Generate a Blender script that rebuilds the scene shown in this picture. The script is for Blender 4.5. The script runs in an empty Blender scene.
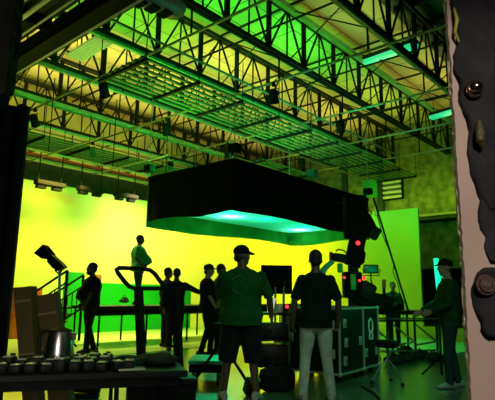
import bpy, bmesh, math, random
from mathutils import Vector, Matrix, Euler
random.seed(7)
C = bpy.context.scene.collection
SC = bpy.context.scene
PI = math.pi
# ------------------------------------------------------------------ camera
# world: X runs along the roof joists (far right), Y runs across them (far left), Z up, metres
FPX, EYE, HOR = 510.0, 1.22, 294.0
ROLL = math.radians(0.8); YAW = math.radians(41.4); PITCH = math.atan((HOR-200)/FPX)
FW = Vector((math.cos(YAW), math.sin(YAW), 0)); RT = Vector((math.sin(YAW), -math.cos(YAW), 0)); UPV = Vector((0, 0, 1))
F_ = FW*math.cos(PITCH)+UPV*math.sin(PITCH); U_ = -FW*math.sin(PITCH)+UPV*math.cos(PITCH)
R2 = RT*math.cos(ROLL)+U_*math.sin(ROLL); U2 = -RT*math.sin(ROLL)+U_*math.cos(ROLL)
EYEP = Vector((0, 0, EYE))
def ray(px, py): return F_*FPX+R2*(px-247.5)-U2*(py-200)
def onz(px, py, h=0.0):                      # point at height h seen at a pixel
    r = ray(px, py); return EYEP+r*((h-EYE)/r.z)
def dep(px, py, D):                          # point at distance D seen at a pixel
    r = ray(px, py); return EYEP+r*(D/r.dot(FW))
def onB(px, py, b):
    r = ray(px, py); return EYEP+r*(b/r.y)
def onA(px, py, a):
    r = ray(px, py); return EYEP+r*(a/r.x)
def fl(lat, D, z=0.0): return RT*lat+FW*D+UPV*z
A_RIGHT = math.degrees(math.atan2(RT.y, RT.x)); A_AWAY = math.degrees(YAW); A_LEFT = A_RIGHT+180; A_NEAR = A_AWAY+180
cd = bpy.data.cameras.new('camera'); cam = bpy.data.objects.new('camera', cd); C.objects.link(cam)
cd.sensor_fit = 'HORIZONTAL'; cd.sensor_width = 36; cd.lens = 36*FPX/495; cd.clip_start = 0.03; cd.clip_end = 200
M3 = Matrix((R2, U2, -F_)).transposed(); cam.matrix_world = Matrix.Translation(EYEP) @ M3.to_4x4()
SC.camera = cam
SC.view_settings.view_transform = 'Standard'; SC.view_settings.look = 'None'; SC.view_settings.gamma = 1; SC.view_settings.exposure = 0
SC.view_settings.use_curve_mapping = False
SC.cycles.max_bounces = 6; SC.cycles.use_denoising = True
SC.cycles.sample_clamp_indirect = 4
# ------------------------------------------------------------------ materials
def mat(name, col, rough=.6, metal=0., var=.0, scale=8., bump=0., emit=None, es=0., spec=.5, stretch=(1, 1, 1), col2=None):
    m = bpy.data.materials.new(name); m.use_nodes = True; nt = m.node_tree; b = nt.nodes['Principled BSDF']
    b.inputs['Base Color'].default_value = (*col, 1); b.inputs['Roughness'].default_value = rough; b.inputs['Metallic'].default_value = metal
    b.inputs['Specular IOR Level'].default_value = spec
    if emit: b.inputs['Emission Color'].default_value = (*emit, 1); b.inputs['Emission Strength'].default_value = es
    tc = nt.nodes.new('ShaderNodeTexCoord'); mp = nt.nodes.new('ShaderNodeMapping'); mp.inputs['Scale'].default_value = stretch
    nz = nt.nodes.new('ShaderNodeTexNoise'); nz.inputs['Scale'].default_value = scale; nz.inputs['Detail'].default_value = 4
    nt.links.new(tc.outputs['Object'], mp.inputs[0]); nt.links.new(mp.outputs[0], nz.inputs['Vector'])
    if var or col2:
        r = nt.nodes.new('ShaderNodeValToRGB'); r.color_ramp.elements[0].position = .3; r.color_ramp.elements[1].position = .7
        c2 = col2 or tuple(min(1, c*(1+var)) for c in col); c1 = col if col2 else tuple(c*(1-var) for c in col)
        r.color_ramp.elements[0].color = (*c1, 1); r.color_ramp.elements[1].color = (*c2, 1)
        nt.links.new(nz.outputs['Fac'], r.inputs[0]); nt.links.new(r.outputs[0], b.inputs['Base Color'])
    if bump:
        bp = nt.nodes.new('ShaderNodeBump'); bp.inputs['Strength'].default_value = bump; bp.inputs['Distance'].default_value = .02
        nt.links.new(nz.outputs['Fac'], bp.inputs['Height']); nt.links.new(bp.outputs[0], b.inputs['Normal'])
    return m
K = {}
K['black_steel'] = mat('black_steel', (.007, .009, .007), .75, .0, .3, 20, spec=.12)
K['dark_steel'] = mat('dark_steel', (.012, .017, .012), .7, .0, .3, 14, spec=.2)
K['pale_pipe'] = mat('pale_pipe', (.32, .36, .22), .35, .5, .15, 12)
K['galv'] = mat('galvanised_steel', (.3, .32, .3), .4, .5, .2, 12)
K['white_metal'] = mat('white_metal', (.6, .62, .58), .4, .0, .1, 9)
K['duvet'] = mat('black_duvetyne', (.006, .0075, .006), .95, 0, .3, 6, .2, spec=.08)
K['black_plastic'] = mat('black_plastic', (.009, .01, .009), .55, 0, .2, 30, spec=.2)
K['black_rubber'] = mat('black_rubber', (.01, .01, .01), .7, 0, .2, 30)
K['alu'] = mat('aluminium_edge', (.42, .46, .42), .4, .25, .15, 30)
K['case_black'] = mat('case_laminate', (.004, .006, .005), .45, 0, .3, 40)
K['chrome'] = mat('chrome', (.34, .36, .34), .35, .5, .05, 10)
K['steel_brush'] = mat('brushed_steel', (.62, .58, .55), .25, 1, .12, 60, stretch=(1, 1, .1))
K['card'] = mat('brown_cardboard', (.075, .045, .005), .85, 0, .2, 15, .15, stretch=(1, 1, .2))
K['tape'] = mat('packing_tape', (.2, .13, .05), .5, 0, .1, 10)
K['skin_dark'] = mat('skin_brown', (.1, .05, .03), .55, 0, .1, 30)
K['skin_mid'] = mat('skin_tan', (.34, .2, .14), .55, 0, .1, 30)
K['hair'] = mat('dark_hair', (.012, .01, .008), .7, 0, .3, 60, .4)
K['cloth_black'] = mat('black_cloth', (.009, .011, .01), .9, 0, .3, 14, .3, spec=.15)
K['cloth_dkgreen'] = mat('dark_green_cloth', (.004, .012, .005), .9, 0, .25, 12, .3, spec=.15)
K['cloth_green'] = mat('green_cloth', (.01, .085, .02), .9, 0, .2, 12, .3, spec=.15)
K['cloth_midgreen'] = mat('mid_green_cloth', (.05, .34, .07), .9, 0, .2, 12, .3, spec=.15)
K['jacket_green'] = mat('green_jacket_cloth', (.012, .05, .016), .9, 0, .25, 12, .3, spec=.15)
K['cloth_lime'] = mat('yellow_green_cloth', (.2, .26, .05), .9, 0, .2, 12, .3, spec=.15)
K['denim_pale'] = mat('pale_denim', (.42, .46, .41), .9, 0, .25, 9, .3, spec=.15)
K['denim_dark'] = mat('dark_denim', (.03, .05, .055), .9, 0, .25, 9, .3, spec=.15)
K['shoe_pale'] = mat('grey_shoe', (.35, .35, .33), .7, 0, .2, 20)
K['logo'] = mat('faded_print', (.03, .13, .04), .9, 0, .3, 60)
K['orange'] = mat('orange_vinyl', (.75, .14, .02), .6, 0, .15, 10)
K['red_pipe'] = mat('red_brown_paint', (.22, .045, .015), .5, 0, .2, 8)
K['red_trim'] = mat('red_trim', (.3, .03, .02), .5)
K['slat'] = mat('green_lit_slat', (.03, .17, .055), .5, .0, .2, 9)  # green light on the walkway slats is put into their colour
K['tray'] = mat('green_edge_light', (.12, .5, .2), .4, .0, .15, 9)  # green light on joist edges, put into the colour of the bars
K['lit_slat'] = mat('lit_fixture_slat', (.4, .5, .2), .5, emit=(.4, .55, .1), es=.4)
K['paper'] = mat('white_paper', (.75, .74, .68), .8, 0, .05, 10)
K['pale_label'] = mat('pale_green_label', (.5, .5, .36), .2, 0, .15, 20)
K['cyan_paint'] = mat('cyan_surface', (.05, .55, .38), .5, 0, .1, 10)
K['green_panel'] = mat('green_panel', (.02, .5, .08), .5, 0, .15, 6)
K['red_lamp'] = mat('red_tally_lamp', (.3, .01, .01), .4, 0, emit=(1, .03, .05), es=2.2)
K['screen'] = mat('dark_screen', (.004, .006, .005), .25)
K['mon_green'] = mat('green_monitor_picture', (.01, .05, .02), .3, emit=(.0, .16, .05), es=.5)
K['tube_cyan'] = mat('cyan_tube_lamp', (.1, .5, .35), .4, emit=(0, .55, .32), es=1.0)
K['bar_glow'] = mat('cyan_green_glow', (.1, .6, .4), .4, emit=(0, .62, .27), es=.8)  # glow given to the hung bars so they show bright
K['stud'] = mat('wood_stud', (.5, .36, .2), .8, 0, .2, 20)

def ceiling_mat():
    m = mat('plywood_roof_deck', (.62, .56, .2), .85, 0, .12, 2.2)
    nt = m.node_tree; b = nt.nodes['Principled BSDF']
    tc = nt.nodes.new('ShaderNodeTexCoord'); br = nt.nodes.new('ShaderNodeTexBrick')
    br.inputs['Scale'].default_value = 1; br.inputs['Brick Width'].default_value = 2.4; br.inputs['Row Height'].default_value = 1.2
    br.inputs['Mortar Size'].default_value = .02; br.inputs['Color1'].default_value = (.62, .56, .2, 1); br.inputs['Color2'].default_value = (.5, .46, .16, 1); br.inputs['Mortar'].default_value = (.14, .12, .04, 1)
    nt.links.new(tc.outputs['Object'], br.inputs['Vector']); nt.links.new(br.outputs['Color'], b.inputs['Base Color'])
    return m
K['ceiling'] = ceiling_mat()
def block_mat():
    m = mat('painted_block', (.3, .36, .12), .9, 0, .35, 3, .5)
    return m
K['block'] = mat('rough_block_wall', (.09, .13, .03), .9, 0, 0, 2.6, 1, col2=(.34, .38, .12))
K['yellow_wall'] = mat('tan_board_wall', (.6, .52, .18), .85, 0, .15, 1.5)
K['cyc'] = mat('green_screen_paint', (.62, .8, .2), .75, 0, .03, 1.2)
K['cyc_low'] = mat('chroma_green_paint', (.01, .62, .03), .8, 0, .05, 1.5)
K['cyc_floor'] = mat('green_screen_floor_paint', (.5, .7, .14), .35, 0, .12, .8, spec=.5)
def floor_mat():
    m = mat('painted_concrete', (.075, .19, .135), .24, 0, .15, 1.3, 0, spec=.9)
    m.node_tree.nodes['Principled BSDF'].inputs['Coat Weight'].default_value = 1; m.node_tree.nodes['Principled BSDF'].inputs['Coat Roughness'].default_value = .2; m.node_tree.nodes['Principled BSDF'].inputs['Coat IOR'].default_value = 1.75
    nt = m.node_tree; b = nt.nodes['Principled BSDF']
    n2 = nt.nodes.new('ShaderNodeTexNoise'); n2.inputs['Scale'].default_value = .9; n2.inputs['Detail'].default_value = 6
    tc = nt.nodes.new('ShaderNodeTexCoord'); nt.links.new(tc.outputs['Object'], n2.inputs['Vector'])
    mr = nt.nodes.new('ShaderNodeMapRange'); mr.inputs['To Min'].default_value = .3; mr.inputs['To Max'].default_value = .38
    nt.links.new(n2.outputs['Fac'], mr.inputs['Value']); nt.links.new(mr.outputs[0], b.inputs['Roughness'])
    return m
K['floor'] = floor_mat()
K['plaster'] = mat('pink_plaster', (.47, .345, .28), .85, 0, .0, 5, .3, col2=(.57, .42, .345))
K['lit_plaster_edge'] = mat('lit_broken_edge', (.75, .72, .4), .9, 0, .25, 40, .5)  # pale green light along the broken edge is put into its colour
K['char'] = mat('torn_black_membrane', (.007, .0065, .009), .9, 0, .0, 11, .3, col2=(.03, .029, .034))
K['stone'] = mat('dark_rough_render', (.035, .045, .02), .85, 0, .4, 30, .9)
K['soffit'] = mat('dark_soffit', (.03, .04, .02), .8, 0, .3, 3)
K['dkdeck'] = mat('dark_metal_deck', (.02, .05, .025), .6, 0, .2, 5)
def cloth_translucent():
    m = bpy.data.materials.new('diffusion_cloth'); m.use_nodes = True; nt = m.node_tree
    b = nt.nodes['Principled BSDF']; nt.nodes.remove(b)
    t = nt.nodes.new('ShaderNodeBsdfTranslucent'); d = nt.nodes.new('ShaderNodeBsdfDiffuse'); x = nt.nodes.new('ShaderNodeMixShader')
    nz = nt.nodes.new('ShaderNodeTexNoise'); nz.inputs['Scale'].default_value = 2; rr = nt.nodes.new('ShaderNodeValToRGB')
    rr.color_ramp.elements[0].color = (.2, .72, .62, 1); rr.color_ramp.elements[1].color = (.25, .8, .7, 1)
    nt.links.new(nz.outputs['Fac'], rr.inputs[0]); nt.links.new(rr.outputs[0], t.inputs[0]); nt.links.new(rr.outputs[0], d.inputs[0])
    x.inputs[0].default_value = .3; nt.links.new(t.outputs[0], x.inputs[1]); nt.links.new(d.outputs[0], x.inputs[2])
    nt.links.new(x.outputs[0], nt.nodes['Material Output'].inputs[0]); return m
K['diffusion'] = cloth_translucent()
K['skirt_lit'] = mat('green_lit_skirt', (.03, .34, .03), .9, 0, .2, 3, .2)  # green light inside the far skirts, painted onto otherwise black cloth
# ------------------------------------------------------------------ mesh kit
def perp(d):
    d = d.normalized(); a = Vector((0, 0, 1)) if abs(d.z) < .9 else Vector((1, 0, 0))
    u = d.cross(a).normalized(); return u, d.cross(u).normalized()
class MB:
    def __init__(s): s.v = []; s.f = []
    def add(s, vs, fs):
        n = len(s.v); s.v += [Vector(v) for v in vs]; s.f += [[i+n for i in f] for f in fs]; return s
    def box(s, c, d, rot=None):
        c = Vector(c); R = Euler(rot).to_matrix() if rot is not None and not isinstance(rot, Matrix) else (rot or Matrix.Identity(3))
        vs = [c+R @ Vector((x*d[0]/2, y*d[1]/2, z*d[2]/2)) for x in (-1, 1) for y in (-1, 1) for z in (-1, 1)]
        return s.add(vs, [(0, 1, 3, 2), (4, 6, 7, 5), (0, 4, 5, 1), (2, 3, 7, 6), (0, 2, 6, 4), (1, 5, 7, 3)])
    def bbox(s, c, d, b=.01, rot=None):     # bevelled box
        bm = bmesh.new(); bmesh.ops.create_cube(bm, size=1)
        for v in bm.verts: v.co = Vector((v.co.x*d[0], v.co.y*d[1], v.co.z*d[2]))
        bmesh.ops.bevel(bm, geom=bm.edges[:], offset=min(b, min(d)*.45), segments=2, affect='EDGES', profile=.5)
        R = Euler(rot).to_matrix() if rot is not None and not isinstance(rot, Matrix) else (rot or Matrix.Identity(3))
        bm.verts.ensure_lookup_table(); bm.verts.index_update()
        s.add([Vector(c)+R @ v.co for v in bm.verts], [[v.index for v in f.verts] for f in bm.faces]); bm.free(); return s
    def beam(s, p, q, w, h):                # rectangular bar p->q, h measured upwards
        p = Vector(p); q = Vector(q); d = (q-p).normalized(); a = Vector((0, 0, 1)) if abs(d.z) < .95 else Vector((1, 0, 0))
        u = d.cross(a).normalized(); v = u.cross(d).normalized()
        vs = [b+u*(i*w/2)+v*(j*h/2) for b in (p, q) for i, j in ((-1, -1), (1, -1), (1, 1), (-1, 1))]
        return s.add(vs, [(3, 2, 1, 0), (4, 5, 6, 7), (0, 1, 5, 4), (1, 2, 6, 5), (2, 3, 7, 6), (3, 0, 4, 7)])
    def tube(s, pts, r, n=10, closed=False):
        pts = [Vector(p) for p in pts]; m = len(pts); rs = r if isinstance(r, (list, tuple)) else [r]*m; vs = []; u0 = None
        for i, p in enumerate(pts):
            a = pts[i-1] if (i > 0 or closed) else p; b = pts[(i+1) % m] if (i < m-1 or closed) else p
            d = (b-a).normalized()
            if u0 is None: u, w = perp(d)
            else:
                u = (u0-d*u0.dot(d)); u = u.normalized() if u.length > 1e-6 else perp(d)[0]; w = d.cross(u)
            u0 = u
            for k in range(n):
                t = 2*PI*k/n; vs.append(p+(u*math.cos(t)+w*math.sin(t))*rs[i])
        fs = []
        for i in range(m if closed else m-1):
            j = (i+1) % m
            for k in range(n): fs.append((i*n+k, i*n+(k+1) % n, j*n+(k+1) % n, j*n+k))
        if not closed: fs += [list(range(n))[::-1], [(m-1)*n+k for k in range(n)]]
        return s.add(vs, fs)
    def lathe(s, c, prof, n=24, axis=(0, 0, 1)):
        return s.rings([(Vector(c)+Vector(axis)*z, Vector(axis), max(r, 1e-4), max(r, 1e-4)) for r, z in prof], n)
    def rings(s, rg, n=16, ref=None):       # (centre, axis, rx, ry), rx along ref
        vs = []
        for c, ax, rx, ry in rg:
            ax = Vector(ax).normalized()
            if ref is not None:
                u = Vector(ref); u = (u-ax*u.dot(ax)).normalized(); w = ax.cross(u)
            else: u, w = perp(ax); w = ax.cross(u)
            for k in range(n):
                t = 2*PI*k/n; vs.append(Vector(c)+u*math.cos(t)*rx+w*math.sin(t)*ry)
        m = len(rg); fs = [(i*n+k, i*n+(k+1) % n, (i+1)*n+(k+1) % n, (i+1)*n+k) for i in range(m-1) for k in range(n)]
        fs += [list(range(n))[::-1], [(m-1)*n+k for k in range(n)]]
        return s.add(vs, fs)
    def ell(s, c, r, rot=None, n=14):
        R = Euler(rot).to_matrix() if rot is not None else Matrix.Identity(3); m = n//2+2; vs = []; c = Vector(c)
        for i in range(1, m):
            t = PI*i/m
            for k in range(n):
                p = 2*PI*k/n; vs.append(c+R @ Vector((r[0]*math.sin(t)*math.cos(p), r[1]*math.sin(t)*math.sin(p), -r[2]*math.cos(t))))
        q = m-1; fs = [(i*n+k, i*n+(k+1) % n, (i+1)*n+(k+1) % n, (i+1)*n+k) for i in range(q-1) for k in range(n)]
        vs += [c+R @ Vector((0, 0, -r[2])), c+R @ Vector((0, 0, r[2]))]; b = q*n
        fs += [(b, (k+1) % n, k) for k in range(n)]+[(b+1, (q-1)*n+k, (q-1)*n+(k+1) % n) for k in range(n)]
        return s.add(vs, fs)
    def prism(s, poly, depth):              # list of 3-d points, extruded along vector depth
        n = len(poly); d = Vector(depth); vs = [Vector(p) for p in poly]+[Vector(p)+d for p in poly]
        return s.add(vs, [list(range(n))[::-1], [n+i for i in range(n)]]+[(i, (i+1) % n, n+(i+1) % n, n+i) for i in range(n)])
    def mesh(s, name, m, smooth=False):
        me = bpy.data.meshes.new(name); me.from_pydata([tuple(v) for v in s.v], [], s.f)
        bm = bmesh.new(); bm.from_mesh(me); bmesh.ops.recalc_face_normals(bm, faces=bm.faces[:]); bm.to_mesh(me); bm.free()
        me.materials.append(K[m] if isinstance(m, str) else m)
        if smooth:
            for p in me.polygons: p.use_smooth = True
            try: me.set_sharp_from_angle(angle=math.radians(40))
            except Exception: pass
        return me
    def build(s, name, m, parent=None, smooth=True, label=None, world=True):
        o = bpy.data.objects.new(name, s.mesh(name, m, smooth)); C.objects.link(o)
        if parent is not None:
            o.parent = parent
            if world: o.matrix_parent_inverse = WM(parent).inverted()
        if label: o['label'] = label
        return o
def WM(o):
    m = Matrix.Translation(o.location) @ o.rotation_euler.to_matrix().to_4x4()
    if o.parent is not None: m = WM(o.parent) @ o.matrix_parent_inverse @ m
    return m
def thing(name, label, cat, loc=(0, 0, 0), rz=0., group=None):
    o = bpy.data.objects.new(name, None); C.objects.link(o); o.location = loc; o.rotation_euler = (0, 0, rz); o.empty_display_size = .1
    return tag(o, label, cat, group)
def tag(o, label, cat, group=None, kind=None):
    o['label'] = label; o['category'] = cat
    if group: o['group'] = group
    if kind: o['kind'] = kind
    return o
def struct(mb, name, m, label=None, smooth=False):
    o = mb.build(name, m, None, smooth); o['kind'] = 'structure'
    if label: o['label'] = label
    return o
def setmeta(o, label, cat, group=None): return tag(o, label, cat, group)
def remesh(o, vox, smooth=2):
    md = o.modifiers.new('r', 'REMESH'); md.mode = 'VOXEL'; md.voxel_size = vox; md.use_smooth_shade = True
    if smooth: ms = o.modifiers.new('s', 'SMOOTH'); ms.factor = .5; ms.iterations = smooth
    dg = bpy.context.evaluated_depsgraph_get(); dg.update()
    me = bpy.data.meshes.new_from_object(o.evaluated_get(dg)); old = o.data; o.modifiers.clear()
    if not me.materials:
        for mm in old.materials: me.materials.append(mm)
    o.data = me
    for p in me.polygons: p.use_smooth = True
def copy_tree(o, parent=None):
    c = o.copy(); C.objects.link(c)
    if parent is not None: c.parent = parent
    for ch in list(o.children): copy_tree(ch, c)
    return c
def lamp(kind, name, loc, col, energy, target=None, size=.3, size_y=None, spot=None, blend=.5, spread=None):
    l = bpy.data.lights.new(name, kind); l.color = col; l.energy = energy
    if kind == 'AREA':
        l.size = size
        if size_y: l.shape = 'RECTANGLE'; l.size_y = size_y
        if spread: l.spread = math.radians(spread)
    else: l.shadow_soft_size = size
    if kind == 'SPOT': l.spot_size = math.radians(spot or 60); l.spot_blend = blend
    o = bpy.data.objects.new(name, l); C.objects.link(o); o.location = loc
    if target is not None: o.rotation_euler = (Vector(target)-Vector(loc)).to_track_quat('-Z', 'Y').to_euler()
    return o
# ================================================================== SETTING
WALLA, CYCB, ROOF = 25.0, 17.0, 10.2
struct(MB().box((12.5, 9.9, -.1), (29, 27, .2)), 'floor', 'floor')
struct(MB().box((10.5, 12.9, .004), (21.2, 8.2, .008)), 'floor_painted', 'cyc_floor')
struct(MB().box((16.2, 6.5, .004), (9.8, 4.6, .008)), 'floor_painted_side', 'cyc_floor')
struct(MB().box((14.4, 14.1, ROOF+.1), (21.8, 15.2, .2)), 'ceiling', 'ceiling')
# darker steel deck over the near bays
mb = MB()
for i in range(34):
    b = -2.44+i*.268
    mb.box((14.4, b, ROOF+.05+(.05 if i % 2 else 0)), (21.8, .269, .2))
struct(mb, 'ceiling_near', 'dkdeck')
mb = MB()
for i in range(12): mb.box((5+i*1.5, 1.9, ROOF-.12), (.14, 8.8, .22))
struct(mb, 'trim_purlins', 'black_steel')
struct(MB().box((WALLA+.1, 9.4, ROOF/2), (.2, 24.4, ROOF)), 'wall_back', 'block')
struct(MB().box((12.5, 21.6, ROOF/2), (25.2, .2, ROOF)), 'wall_left', 'yellow_wall')
struct(MB().box((12.5, -2.6, ROOF/2), (25.2, .2, ROOF)), 'wall_right', 'soffit')
struct(MB().box((WALLA-.05, 10.1, 5.22), (.3, 9, .12)), 'trim_1', 'pale_pipe')
struct(MB().box((WALLA-.12, 9.5, 4.92), (.24, 6, .12)), 'trim_2', 'black_steel')
y0_, y1_ = onA(416, 290, WALLA).y, onA(470, 290, WALLA).y
struct(MB().box((WALLA-.06, (y0_+y1_)/2, 1.22), (.12, abs(y0_-y1_), 2.44)).box((WALLA-.09, (y0_+y1_)/2, 2.5), (.18, abs(y0_-y1_)+.2, .12)), 'door_1', 'duvet')
struct(MB().box((12.5, 21.42, 3.4), (25, .16, 6.8)), 'wall_left_shade', 'soffit')  # dark panel added for the unlit lower part of the left wall
# louvred vent and green door panel high on the back wall
p0 = onA(382, 181, WALLA-.1); p1 = onA(403, 198, WALLA-.1)
t = thing('louvre_vent', 'pale yellow louvred vent high on the back wall above the green screen', 'vent', ((p0+p1)/2))
fr = MB(); yc = (p0.y+p1.y)/2; zc = (p0.z+p1.z)/2; w = abs(p0.y-p1.y); h = abs(p0.z-p1.z)
for sg in (-1, 1):
    fr.box((WALLA-.1, yc+sg*w/2, zc), (.16, .06, h)); fr.box((WALLA-.1, yc, zc+sg*h/2), (.16, w, .06))
fr.build('frame', 'black_steel', t, False)
for i in range(4): MB().box((WALLA-.12, yc, zc-h/2+h*(i+.5)/4), (.16, w-.08, h/8), (0, -.5, 0)).build('slat', 'white_metal', t, False)
p0 = onA(362, 181, WALLA-.1); p1 = onA(381, 196, WALLA-.1)
tag(MB().bbox((WALLA-.06, (p0.y+p1.y)/2, (p0.z+p1.z)/2), (.1, abs(p0.y-p1.y), abs(p0.z-p1.z)), .02).build('vent_cover', 'green_panel'), 'plain green cover panel left of the louvred vent on back wall', 'panel')
# pilasters on the back wall
for y0 in (onA(380, 140, WALLA).y, onA(345, 140, WALLA).y): struct(MB().box((WALLA-.1, y0, ROOF/2), (.25, .3, ROOF)), 'wall_pilaster', 'dkdeck')
# ---- torn front wall around the peephole
def blob(pts, jit, sub=4):                   # ragged outline
    out = []
    for i in range(len(pts)):
        a = Vector(pts[i]); b = Vector(pts[(i+1) % len(pts)])
        for k in range(sub):
            p = a.lerp(b, k/sub); out.append((p.x+random.uniform(-jit, jit), p.y+random.uniform(-jit, jit)))
    return out
WD = .95
def slab(poly, D, thick, name, m, parent=None, label=None):
    return MB().prism([dep(x, y, D) for x, y in poly], FW*thick).build(name, m, parent, False, label)
edge = [(445, -30), (447, 4), (448, 22), (449, 38), (451, 60), (452, 82), (453, 100), (455, 120), (456, 138), (457, 160), (458, 180), (460, 200), (461, 222), (463, 244), (463.5, 258), (465, 280), (466, 300), (467, 325), (469, 350), (470, 375), (472, 400), (474, 430)]
def ragged(e, j, k=4):
    o = []
    for i in range(len(e)-1):
        for q in range(k):
            a = q/k; o.append((e[i][0]*(1-a)+e[i+1][0]*a+random.uniform(-j, j), e[i][1]*(1-a)+e[i+1][1]*a))
    return o+[e[-1]]
re_ = ragged(edge, .7)
o = slab(re_+[(640, 430), (640, -30)], WD, .012, 'wall_front', 'plaster'); o['kind'] = 'structure'
o = slab([(x+14, y) for x, y in re_]+[(640, 430), (640, -30)], WD+.012, .06, 'wall_front_core', 'stone'); o['kind'] = 'structure'
rim = ragged([(x-1.9, y) for x, y in edge], .8)
o = slab(rim+[(x+4, y) for x, y in edge[::-1]], WD+.011, .008, 'trim_broken_edge', 'lit_plaster_edge'); o['kind'] = 'structure'
# black membrane still stuck to the plaster
from mathutils import noise
def lump(poly, D, thick, name, label, cat, bumps=0, group=None):
    outl = blob(poly, .8, 4)
    ob = MB().prism([dep(x, y, D-thick*.55) for x, y in outl], FW*thick*.55).build(name, 'char')
    ob.data.materials[0] = K['char']; remesh(ob, .0045, 2)
    for v in ob.data.vertices:
        n_ = noise.fractal(v.co*14, 1, 2, 3)*.5+.7*math.sin(noise.noise(v.co*9)*9)
        v.co -= FW*thick*.35*n_
    return tag(ob, label, cat, group)
lump([(449, -30), (452, 0), (457, 20), (460, 38), (456, 52), (456, 70), (461, 80), (461, 98), (466, 112), (472, 130), (470, 150), (474, 172), (480, 192), (490, 210), (640, 215), (640, -30)], WD, .03, 'wall_membrane', 'large crumpled black membrane covering the upper right of the torn plaster', 'membrane', 1)
lump([(482, 196), (479, 214), (482, 228), (489, 238), (486, 245), (492, 262), (640, 262), (640, 196)], WD, .022, 'wall_membrane', 'black ragged membrane strip in the middle of the plaster edge', 'membrane', 1)
lump([(484, 268), (476, 275), (474, 290), (475, 303), (479, 314), (484, 322), (482, 328), (488, 336), (500, 338), (640, 340), (640, 264)], WD, .028, 'wall_membrane', 'lowest torn black membrane patch with a pale knot on the plaster', 'membrane', 1)
pk = dep(486, 285, WD-.03)
mb = MB(); mb.ell(pk, (.012, .012, .014)); 
for r_, dd in ((.016, .0), (.011, -.006)): mb.tube([pk+FW*dd+RT*math.cos(a)*r_+UPV*math.sin(a)*r_ for a in [i*PI/8 for i in range(16)]], .0028, 6, True)
tag(mb.build('knot', mat('brown_knot', (.085, .045, .04), .6, 0, .2, 80, .5)), 'pinkish brown round knot in the lowest black membrane patch', 'knot')
pk = dep(476, 87, WD-.035)
mb = MB(); mb.ell(pk, (.013, .013, .011)); mb.lathe(pk+FW*.006, [(.002, 0), (.017, 0), (.018, .003), (.016, .006), (.002, .007)], 16, FW)
t = tag(mb.build('bolt', mat('shiny_bronze', (.6, .38, .3), .2, 1, .1, 30)), 'shiny round bronze bolt head on the upper black membrane', 'bolt')
pk = [dep(*q) for q in ((479, 121, WD-.034), (480, 130, WD-.04), (481, 140, WD-.038), (482, 147, WD-.03))]
tag(MB().tube(pk, [.004, .0085, .009, .003], 10).build('twig', mat('olive_rubber', (.07, .065, .02), .5, 0, .3, 60, .5)), 'short olive stub poking out of the black membrane below the bolt', 'stub')
pk = [dep(*q) for q in ((454, 8, WD-.02), (457, 20, WD-.026), (455, 32, WD-.02), (459, 42, WD-.015))]
tag(MB().tube(pk, [.002, .004, .0035, .002], 8).build('ribbon', mat('yellow_green_strip', (.3, .33, .04), .6, 0, .3, 60)), 'yellow green torn strip at the top of the plaster edge', 'strip')
# left side of the peephole
le = [(27, -30), (21, 0), (20, 20), (18, 38), (17, 55), (14, 75), (11, 92), (4, 97), (-4, 100)]
le_ = ragged(le, 1.2, 4)
o = slab([(-160, -30)]+le_+[(-160, 104)], .8, .01, 'wall_front_left', 'stone'); o['kind'] = 'structure'
o = slab([(-160, -30)]+[(x-19, y) for x, y in le_]+[(-160, 104)], .81, .06, 'wall_front_left_core', 'stone'); o['kind'] = 'structure'
le2 = [(x-6+random.uniform(-1.5, 1.5), y) for x, y in le]
o = slab([(-160, -30)]+ragged(le2, 1.6, 4)+[(-160, 100)], .775, .02, 'trim_left_edge', 'stone'); o['kind'] = 'structure'

# ================================================================== ROOF STEEL
JB = [5.8, 8.7, 11.6, 14.5, 17.4, 20.3]
names = ['nearest roof joist, dark, crossing the top right corner', 'second roof joist from the right with green lit deck behind', 'third roof joist from the right, above the slatted walkway',
         'fourth roof joist from the right, dark open web steel', 'fifth roof joist from the right with bright green bottom rail', 'farthest roof joist, thin in the far upper left']
def joist(b, label):
    a0, a1 = 5.4, 24.9; zb, zt = 8.22, 9.9
    t = thing('roof_joist', label, 'roof truss', (a0, b, zb), 0, 'open web roof joists')
    for nm, z_ in (('top_chord', zt), ('bottom_chord', zb)):
        m = MB()
        for dy in (-.07, .07): m.beam((a0, b+dy, z_), (a1, b+dy, z_), .09, .12)
        m.build(nm, 'dark_steel', t, False)
    st = 1.77; n = int((a1-a0)/st)
    for i in range(n+1):
        x = a0+i*st
        MB().box((x, b, (zb+zt)/2), (.13, .1, zt-zb)).build('post', 'black_steel', t, False)
        if i < n:
            for q in range(2):
                xa = x+q*st/2; up = q % 2 == 0
                MB().beam((xa, b, zb if up else zt), (xa+st/2, b, zt if up else zb), .05, .05).build('web', 'black_steel', t, False)
            MB().box((x+st/2, b, (zb+zt)/2), (.04, .04, zt-zb)).build('web', 'black_steel', t, False)
    return t
for b, l in zip(JB, names): joist(b, l)
O7 = ['nearest', 'second', 'third', 'fourth', 'fifth', 'sixth', 'seventh']
for i, a in enumerate([6.7, 9.7, 13.3, 17.1, 20.9]):
    tag(MB().tube([(a, 4.4, 8.13), (a, 21.3, 8.13)], .03, 8).build('bridging_bar', 'dark_steel'), O7[i]+' slim bridging bar under the roof joists, counted from the doorway', 'bar', 'bridging bars under the joists')
for i, a in enumerate([8.1, 11.6, 15.4, 18.9, 21.9]):
    tag(MB().tube([(a, 4.4, 10.0), (a, 21.3, 10.0)], .045, 8).build('roof_purlin', 'dark_steel'), O7[i]+' thin purlin against the plywood roof deck, counted from the doorway', 'purlin', 'purlins under the roof deck')
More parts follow.
